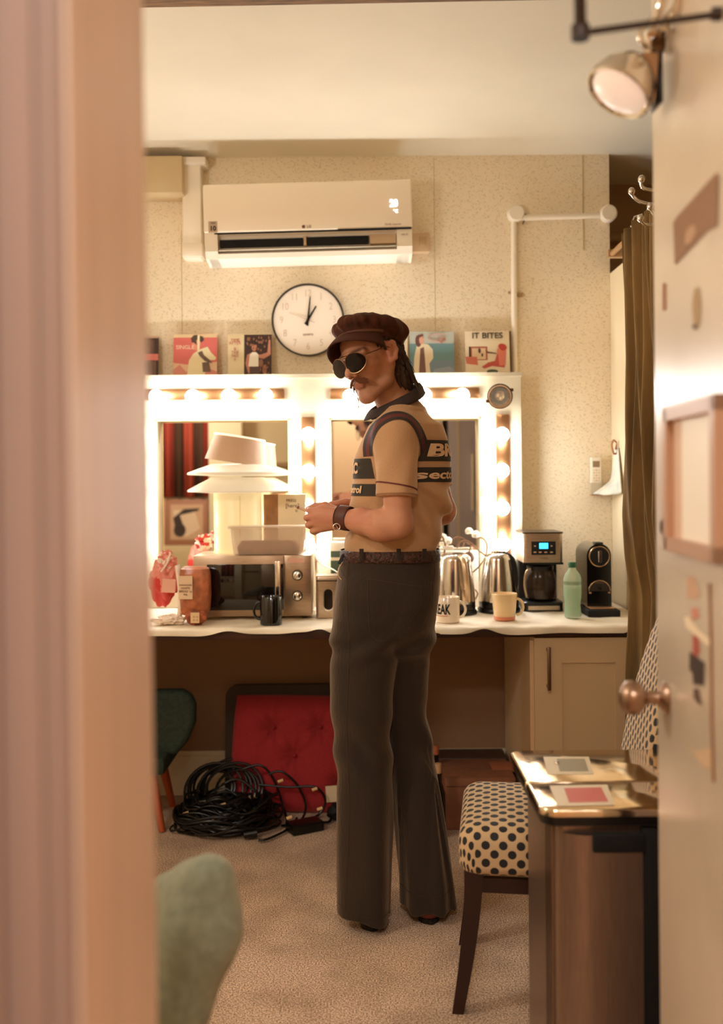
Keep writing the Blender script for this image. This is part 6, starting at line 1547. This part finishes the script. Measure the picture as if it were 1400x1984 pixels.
fold = .0060 * g_(kz, .10) * np.sin(Z_ * 44 + X * 34 + Y * 10 + 1.2 * np.sin(X * 30)) + .007 * g_(zc_(700, 1250, 3.0), .04) * np.sin(Z_ * 60 - X * 36)
fold = fold + .0045 * np.clip((.55 - Z_) / .3, 0, 1) * np.sin(np.arctan2(Y - 3.03, X - np.where(X < .105, .02, .21)) * 6 + Z_ * 2) + .002 * np.sin(X * 24 + Y * 18 + Z_ * 13)
T_.F += fold.astype(np.float32)
pos, fc = T_.mesh(); trou_o, _ = np_mesh('trousers', pos, fc, TROU, MAN, 1)
bt = bvh_of(trou_o)
SEAM = mat('trouser_seam', (62, 46, 32), .9); LSEAM = mat('light_stitch', (120, 92, 62), .9)
for pts, w_ in (([(712, 1116), (713, 1180), (717, 1222), (742, 1236), (770, 1218), (800, 1190), (812, 1166), (813, 1130)], .0022), ([(712, 1118), (750, 1124), (800, 1132), (813, 1134)], .0028),
                ([(676, 1092), (672, 1140), (676, 1250), (672, 1400), (676, 1560), (668, 1765)], .0022), ([(660, 1104), (680, 1126), (712, 1110)], .002), ([(842, 1102), (836, 1140), (826, 1170)], .002)):
    ribbon(pts, -w_ / 2, w_ / 2, bt, 2.97, off=.0012, across=1).build('seam', SEAM, trou_o, ang=180)
for x0_, x1_, y0_, y1_, x2_ in ((655, 752, 1752, 1770, 700), (778, 880, 1742, 1742, 830)):
    ribbon([(x0_, y0_ - 8), (x2_, (y0_ + y1_) / 2 - 3), (x1_, y1_ - 6)], -.001, .001, bt, 2.95, off=.0012, across=1, n=10).build('hem_stitch', SEAM, trou_o, ang=180)
# belt
def belt_ring(yy, grow):
    z_, cx_, cy_, a_, b_ = rowpx(yy, 663.5, 847, 3.05, .114); n_ = 2.4; out = []
    for k in range(96):
        t = 2 * PI * k / 96; c_, s_ = math.cos(t), math.sin(t)
        out.append(Vector((cx_ + (a_ + grow) * math.copysign(abs(c_) ** (2 / n_), c_), cy_ + (b_ + grow) * math.copysign(abs(s_) ** (2 / n_), s_), z_ - .010 * c_ * 0)))
    return out
BELT = mat('brown_braided_leather', (84, 48, 34), .45, noise_amt=.5, noise_scale=110, bump=.8, bump_scale=120)
loft(MB(), [belt_ring(1086, .006), belt_ring(1084, .009), belt_ring(1066, .009), belt_ring(1064, .006)], cap0=False, cap1=False).build('belt', BELT, MAN, ang=60)
for px in (700, 772, 822):
    q = at(px, 1075, 3.05 - .125 * math.sqrt(max(0, 1 - ((px - 755) / 92) ** 4)) ); b = MB(); b.box(q, (.013, .006, .036), bev=.001); b.build('belt_loop', TROU, trou_o)
b = MB(); q = at(668, 1082, 3.0); b.prism([at(666, 1068, 2.99), at(660, 1094, 2.98), at(653, 1092, 2.985), at(668, 1072, 2.99)], (0, .006, 0)); b.build('key_fob', MATTEBLACK, MAN, smooth=False)
b = MB(); b.tube(smooth_path([at(664, 1090, 3.0), at(656, 1102, 2.99), at(656, 1116, 2.99), at(664, 1126, 2.99)]), .0022, 6); b.build('key_chain', CHROME, MAN)
# ---- shoes
for nm, hx_, hy_, col, lab in (('shoe', at(722, 1786, 2.97).x, 2.935, (26, 20, 18), None), ('shoe', at(834, 1781, 3.0).x, 2.975, (124, 62, 44), 'reddish brown leather shoe')):
    d_ = Vector((-.16, .98, 0)).normalized(); F3 = Field(np.arange(hx_ - .2, hx_ + .1, .005), np.arange(hy_ - .05, hy_ + .33, .005), np.arange(-.01, .12, .005))
    P0 = Vector((hx_, hy_, 0)); pp = lambda t, z: npv(P0 + d_ * t + Vector((0, 0, z)))
    F3.chain([pp(.035, .036), pp(.11, .034), pp(.18, .030), pp(.215, .026)], [.038, .036, .036, .028], .02); F3.cone(pp(.038, .06), pp(.08, .065), .035, .03, .02)
    s3, X, Y, Z_ = F3.sl((-9, -9, -9), (9, 9, 9), 0); F3.F = np.maximum(F3.F, .012 - Z_).astype(np.float32)
    pos, fc = F3.mesh(); so, _ = np_mesh(nm, pos, fc, mat('shoe_leather_%d' % col[0], col, .35), MAN, 2, label=lab)
    n_ = Vector((-d_.y, d_.x, 0)); out = []
    for k in range(28):
        t = 2 * PI * k / 28; c_, s_ = math.cos(t), math.sin(t); out.append(P0 + d_ * (.117 + .122 * math.copysign(abs(c_) ** .8, c_)) + n_ * (.034 * s_))
    MB().prism([Vector((p.x, p.y, .0005)) for p in out], (0, 0, .010)).build('sole', mat('dark_sole', (26, 18, 15), .6), so, smooth=False)
    hl = [P0 + d_ * (.034 + .034 * math.cos(t)) + n_ * (.031 * math.sin(t)) for t in [2 * PI * k / 20 for k in range(20)]]
    MB().prism([Vector((p.x, p.y, .0004)) for p in hl], (0, 0, .014)).build('heel', mat('dark_sole', (26, 18, 15), .6), so, smooth=False)
# ---- wrist cuff and the stick in his fingers
ax_ = Vector(wL - A(700, 1010, 2.935)).normalized(); e1 = ax_.cross(Vector((0, 0, 1))).normalized(); e2 = ax_.cross(e1)
def cuff(u, v):
    t = 2 * PI * u; c_ = Vector(wL).lerp(Vector(root[2]), .0) + ax_ * (-.012 + .040 * v); r_ = .0325 + .001 * math.sin(v * PI)
    return c_ + e1 * r_ * .93 * math.cos(t) + e2 * r_ * 1.08 * math.sin(t) + Vector((0, 0, .001))
WR = MB().grid(40, 6, cuff, closed=True).build('wrist_cuff', mat('brown_leather_cuff', (92, 50, 36), .5, noise_amt=.2, noise_scale=60), MAN, ang=180, thick=.003)
q = at(652, 1021, 2.945); MB().tube([q + Vector((.010 * math.cos(t), -.002, .010 * math.sin(t))) for t in [2 * PI * k / 16 for k in range(16)]], .0016, 6, closed=True).build('buckle', CHROME, WR)
MB().tube([q + Vector((-.003, -.003, .006)), q + Vector((.006, -.003, -.008))], .0015, 6).build('buckle_pin', CHROME, WR)
MB().tube([cuff((k / 40) , 1.0) + Vector((0, 0, 0)) for k in range(40)], .0022, 6, closed=True).build('cuff_edge', MATTEBLACK, WR)
b = MB(); p0_, p1_ = at(604, 994, 3.028), at(577, 983, 3.02); b.cyl(p0_, p1_, .0042, .0040, 12); st_ = b.build('rolled_cigarette', mat('cigarette_paper', (226, 190, 160), .6)); tag(st_, 'short thin rolled cigarette held between the fingers of the man', 'cigarette')
b = MB(); b.cyl(at(579, 984, 3.0203), at(575.5, 982.2, 3.0198), .0044, .0040, 12); b.build('tip', mat('brown_tip', (140, 90, 64), .6), st_)

# ---- head dress: cap, hair, glasses, moustache
def frame_m(yaw_, pit_, rol_, c_):
    y_, p_, r_ = (math.radians(v) for v in (yaw_, pit_, rol_))
    f_ = Vector((-math.cos(y_), -math.sin(y_), 0)); l_ = Vector((math.sin(y_), -math.cos(y_), 0)); u_ = Vector((0, 0, 1))
    F_ = f_ * math.cos(p_) - u_ * math.sin(p_); u_ = u_ * math.cos(p_) + f_ * math.sin(p_); L_ = l_ * math.cos(r_) + u_ * math.sin(r_); u_ = F_.cross(L_).normalized()
    return Matrix(((F_.x, L_.x, u_.x, c_.x), (F_.y, L_.y, u_.y, c_.y), (F_.z, L_.z, u_.z, c_.z), (0, 0, 0, 1)))
CM_ = frame_m(50, 8, 9, HC + Vector((.006, 0, -.004)))
C = Field(np.arange(-.17, .20, .003), np.arange(-.15, .15, .003), np.arange(-.03, .17, .003))
s2, X, Y, Z_ = C.sl((-1, -1, -1), (1, 1, 1), 0)
th_ = np.arctan2(Y, X + .01)
Zt = Z_ - .22 * X            # the cap sits tilted, lower at the back
pan = .0045 * (np.abs(np.cos(th_ * 4 + .3)) ** .5 - .6) * np.clip(np.sqrt(X ** 2 + Y ** 2) / .06, 0, 1)
r_ = np.sqrt(((X + .008) / .108) ** 2 + (Y / .098) ** 2 + ((Zt - .093) / .040) ** 2); d = (r_ - 1) * .038 - pan
C.comb(s2, d, .01)
r_ = np.sqrt(((X + .050) / .068) ** 2 + (Y / .090) ** 2 + ((Zt - .070) / .050) ** 2); C.comb(s2, (r_ - 1) * .04 - pan, .02)
for f_, l_, u_, rr in ((.004, -.010, .127, .030), (.045, -.035, .103, .036), (.035, .045, .100, .034), (-.045, .045, .094, .038), (-.052, -.045, .086, .036), (-.005, .066, .086, .030), (0, -.068, .088, .032)):
    C.ell((f_, l_, u_), (rr, rr, rr * .62), None, .014)
r_ = np.sqrt(((X + .012) / .105) ** 2 + (Y / .085) ** 2); d = np.maximum((r_ - 1) * .09, np.maximum(Zt - .082, .046 - Zt)); C.comb(s2, d, .006)
C.F += (.0022 * np.sin(X * 110 + 2 * np.sin(Y * 60)) * np.sin(Y * 90 + Z_ * 40)).astype(np.float32)
# hollow for the head
r_ = np.sqrt(((X + .012) / .100) ** 2 + (Y / .080) ** 2 + ((Z_ - .03) / .088) ** 2); C.F = np.maximum(C.F, np.where(Z_ < .06, -(r_ - 1) * .08, -1)).astype(np.float32)
CAPM = mat('brown_velvet_cap', (84, 44, 28), .85, noise_amt=.3, noise_scale=30, sheen=.08, spec=.2)
pos, fc = C.mesh(); cap_o, _ = np_mesh('cap', pos, fc, CAPM, MAN, 1, M=CM_)
def visor(u, v):
    a = (u - .5) * 2 * math.radians(66); ci, si = math.cos(a), math.sin(a)
    ri = Vector((-.012 + .102 * ci, .083 * si, 0)); ln = .062 * (max(0, math.cos(a * 1.32)) ** .55)
    p = ri + Vector((ci, si * .9, 0)) * ln * v
    z = .078 + .22 * (ri.x) * 1.0 - .020 - .026 * v - (.024 + (.030 if si < 0 else 0)) * abs(si) ** 2 * (.3 + v) + .006 * math.sin(v * PI)
    return CM_ @ Vector((p.x, p.y, z + .006))
MB().grid(48, 10, visor).build('visor', mat('brown_visor', (72, 38, 26), .6, spec=.2), cap_o, ang=180, thick=.004)
pts = [CM_ @ Vector((-.012 + .107 * math.cos(a), .087 * math.sin(a), .056 + .22 * (-.012 + .107 * math.cos(a)) + .006)) for a in [math.radians(-70 + 140 * k / 40) for k in range(41)]]
MB().tube(pts, .0055, 8).build('cap_band_cord', mat('brown_cord', (96, 56, 38), .5), cap_o)
MB().sphere(CM_ @ Vector((-.005, 0, .139)), .009, sz=.5).build('cap_button', CAPM, cap_o)
# hair
Hh = Field(np.arange(-.16, .08, .003), np.arange(-.12, .12, .003), np.arange(-.17, .07, .003))
Hh.ell((-.062, 0, -.005), (.044, .077, .070), None, .02); Hh.ell((-.066, .004, -.066), (.032, .062, .050), None, .025); Hh.ell((-.074, .012, -.100), (.022, .044, .028), None, .02); Hh.ell((-.056, .046, -.080), (.018, .022, .036), None, .02)
Hh.cone((.030, .072, .040), (.020, .076, .010), .010, .005, .008); Hh.cone((.030, -.072, .040), (.020, -.076, .010), .010, .005, .008); Hh.cone((.026, .070, .044), (-.04, .076, .040), .011, .012, .01); Hh.ell((-.040, .044, -.070), (.030, .030, .055), None, .02); Hh.ell((-.052, .030, -.105), (.034, .036, .030), None, .02)
s2, X, Y, Z_ = Hh.sl((-1, -1, -1), (1, 1, 1), 0)
Hh.F += (.004 * np.sin(np.arctan2(Y, X + .02) * 30 + 3 * np.sin(Z_ * 50)) + .003 * np.sin(np.arctan2(Y, X + .02) * 53 + Z_ * 70)).astype(np.float32)
HAIR = mat('brown_hair', (72, 46, 32), .55, noise_amt=.4, noise_scale=90, stretch=(3, 3, .4))
pos, fc = Hh.mesh(); hair_o, _ = np_mesh('hair', pos, fc, HAIR, MAN, 0, M=HM_)
r3 = random.Random(5); b = MB()
for k in range(240):
    a = r3.uniform(-1, 1) * 1.45 + PI; rr = 1.0; st0 = Vector((-.035 + .068 * math.cos(a), .078 * math.sin(a), r3.uniform(-.04, .02)))
    Ln = r3.uniform(.06, .115); out = Vector((math.cos(a), math.sin(a) * .6, 0)); curl = r3.uniform(.2, .9); pts = []
    for i in range(9):
        t = i / 8; p = st0 + Vector((0, 0, -Ln * t)) + out * (.012 * math.sin(t * 2.2) + curl * .020 * t ** 3) + Vector((.003 * math.sin(t * 9 + k), .003 * math.cos(t * 7 + k), 0))
        pts.append(HM_ @ p)
    b.tube(pts, [.0022 * (1 - .8 * i / 8) + .0003 for i in range(9)], 4)
for k in range(9):
    st0 = Vector((.02 + .01 * r3.random(), -.070, -.06)); pts = []
    for i in range(9):
        t = i / 8; pts.append(HM_ @ (st0 + Vector((.012 * math.sin(t * 5 + k) + .02 * t, -.012 * t + .004 * math.sin(k), -.075 * t))))
    b.tube(pts, [.0016 * (1 - .7 * i / 8) for i in range(9)], 4)
o = b.build('hair_strands', HAIR, hair_o); o['kind'] = 'stuff'
# moustache
b = MB()
for s in (-1, 1):
    for k in range(80):
        l0 = s * r3.uniform(.001, .030); st0 = Vector((.1035 - abs(l0) * .30 - abs(l0) ** 2 * 8, l0, -.050 - abs(l0) * .18 + r3.uniform(-.003, .003)))
        pts = [HM_ @ (st0 + Vector((.002 * math.sin(t * 3), s * .010 * t, -.012 * t - .004 * t * abs(l0) / .02))) for t in (0, .33, .66, 1)]; b.tube(pts, [.0016, .0016, .0012, .0005], 4)
o = b.build('moustache', mat('moustache_hair', (112, 70, 48), .9, spec=.1), MAN)
# sunglasses
GL = thing('sunglasses', 'dark aviator sunglasses worn by the man', 'sunglasses', h(.11, 0, .0)); del GL['category']; del GL['label']
GL.parent = None
bpy.data.objects.remove(GL)
def lens(s, r_=1.0, off=0):
    out = []
    for k in range(40):
        t = 2 * PI * k / 40; x_ = .0345 + .0330 * math.cos(t) * r_; z_ = -.005 + .0290 * math.sin(t) * r_ - (.004 * math.cos(t) * math.sin(t) * r_)
        f_ = .1205 - .55 * max(0, x_ - .012) ** 1.25 * 1.25
        out.append((f_ + off, s * x_, z_))
    return out
gls = None
GM = mat('gold_metal_frame', (150, 108, 74), .25, 1.0); GLS = mat('dark_lens_glass', (24, 13, 10), .12, spec=.3)
fr = MB()
for s in (-1, 1): fr.tube([HM_ @ Vector(p) for p in lens(s)], .0009, 6, closed=True)
fr.tube([HM_ @ Vector(p) for p in ((.116, -.012, .016), (.1225, 0, .017), (.116, .012, .016))], .0013, 6); fr.tube([HM_ @ Vector(p) for p in ((.118, -.020, .0215), (.1225, 0, .0225), (.118, .020, .0215))], .0016, 6)
gls = fr.build('sunglasses', GM, MAN)
for s in (-1, 1):
    P_ = [HM_ @ Vector(p) for p in lens(s, .985)]; c_ = sum(P_, Vector()) / 40 + Fv * .0025; MB().add(P_ + [c_], [(i, (i + 1) % 40, 40) for i in range(40)]).build('lens', GLS, gls, ang=180)
    MB().tube(smooth_path([HM_ @ Vector(p) for p in ((.094, s * .066, .008), (.060, s * .080, .010), (.010, s * .0835, .012), (-.012, s * .084, -.004))]), .0013, 6).build('temple_arm', GM, gls)
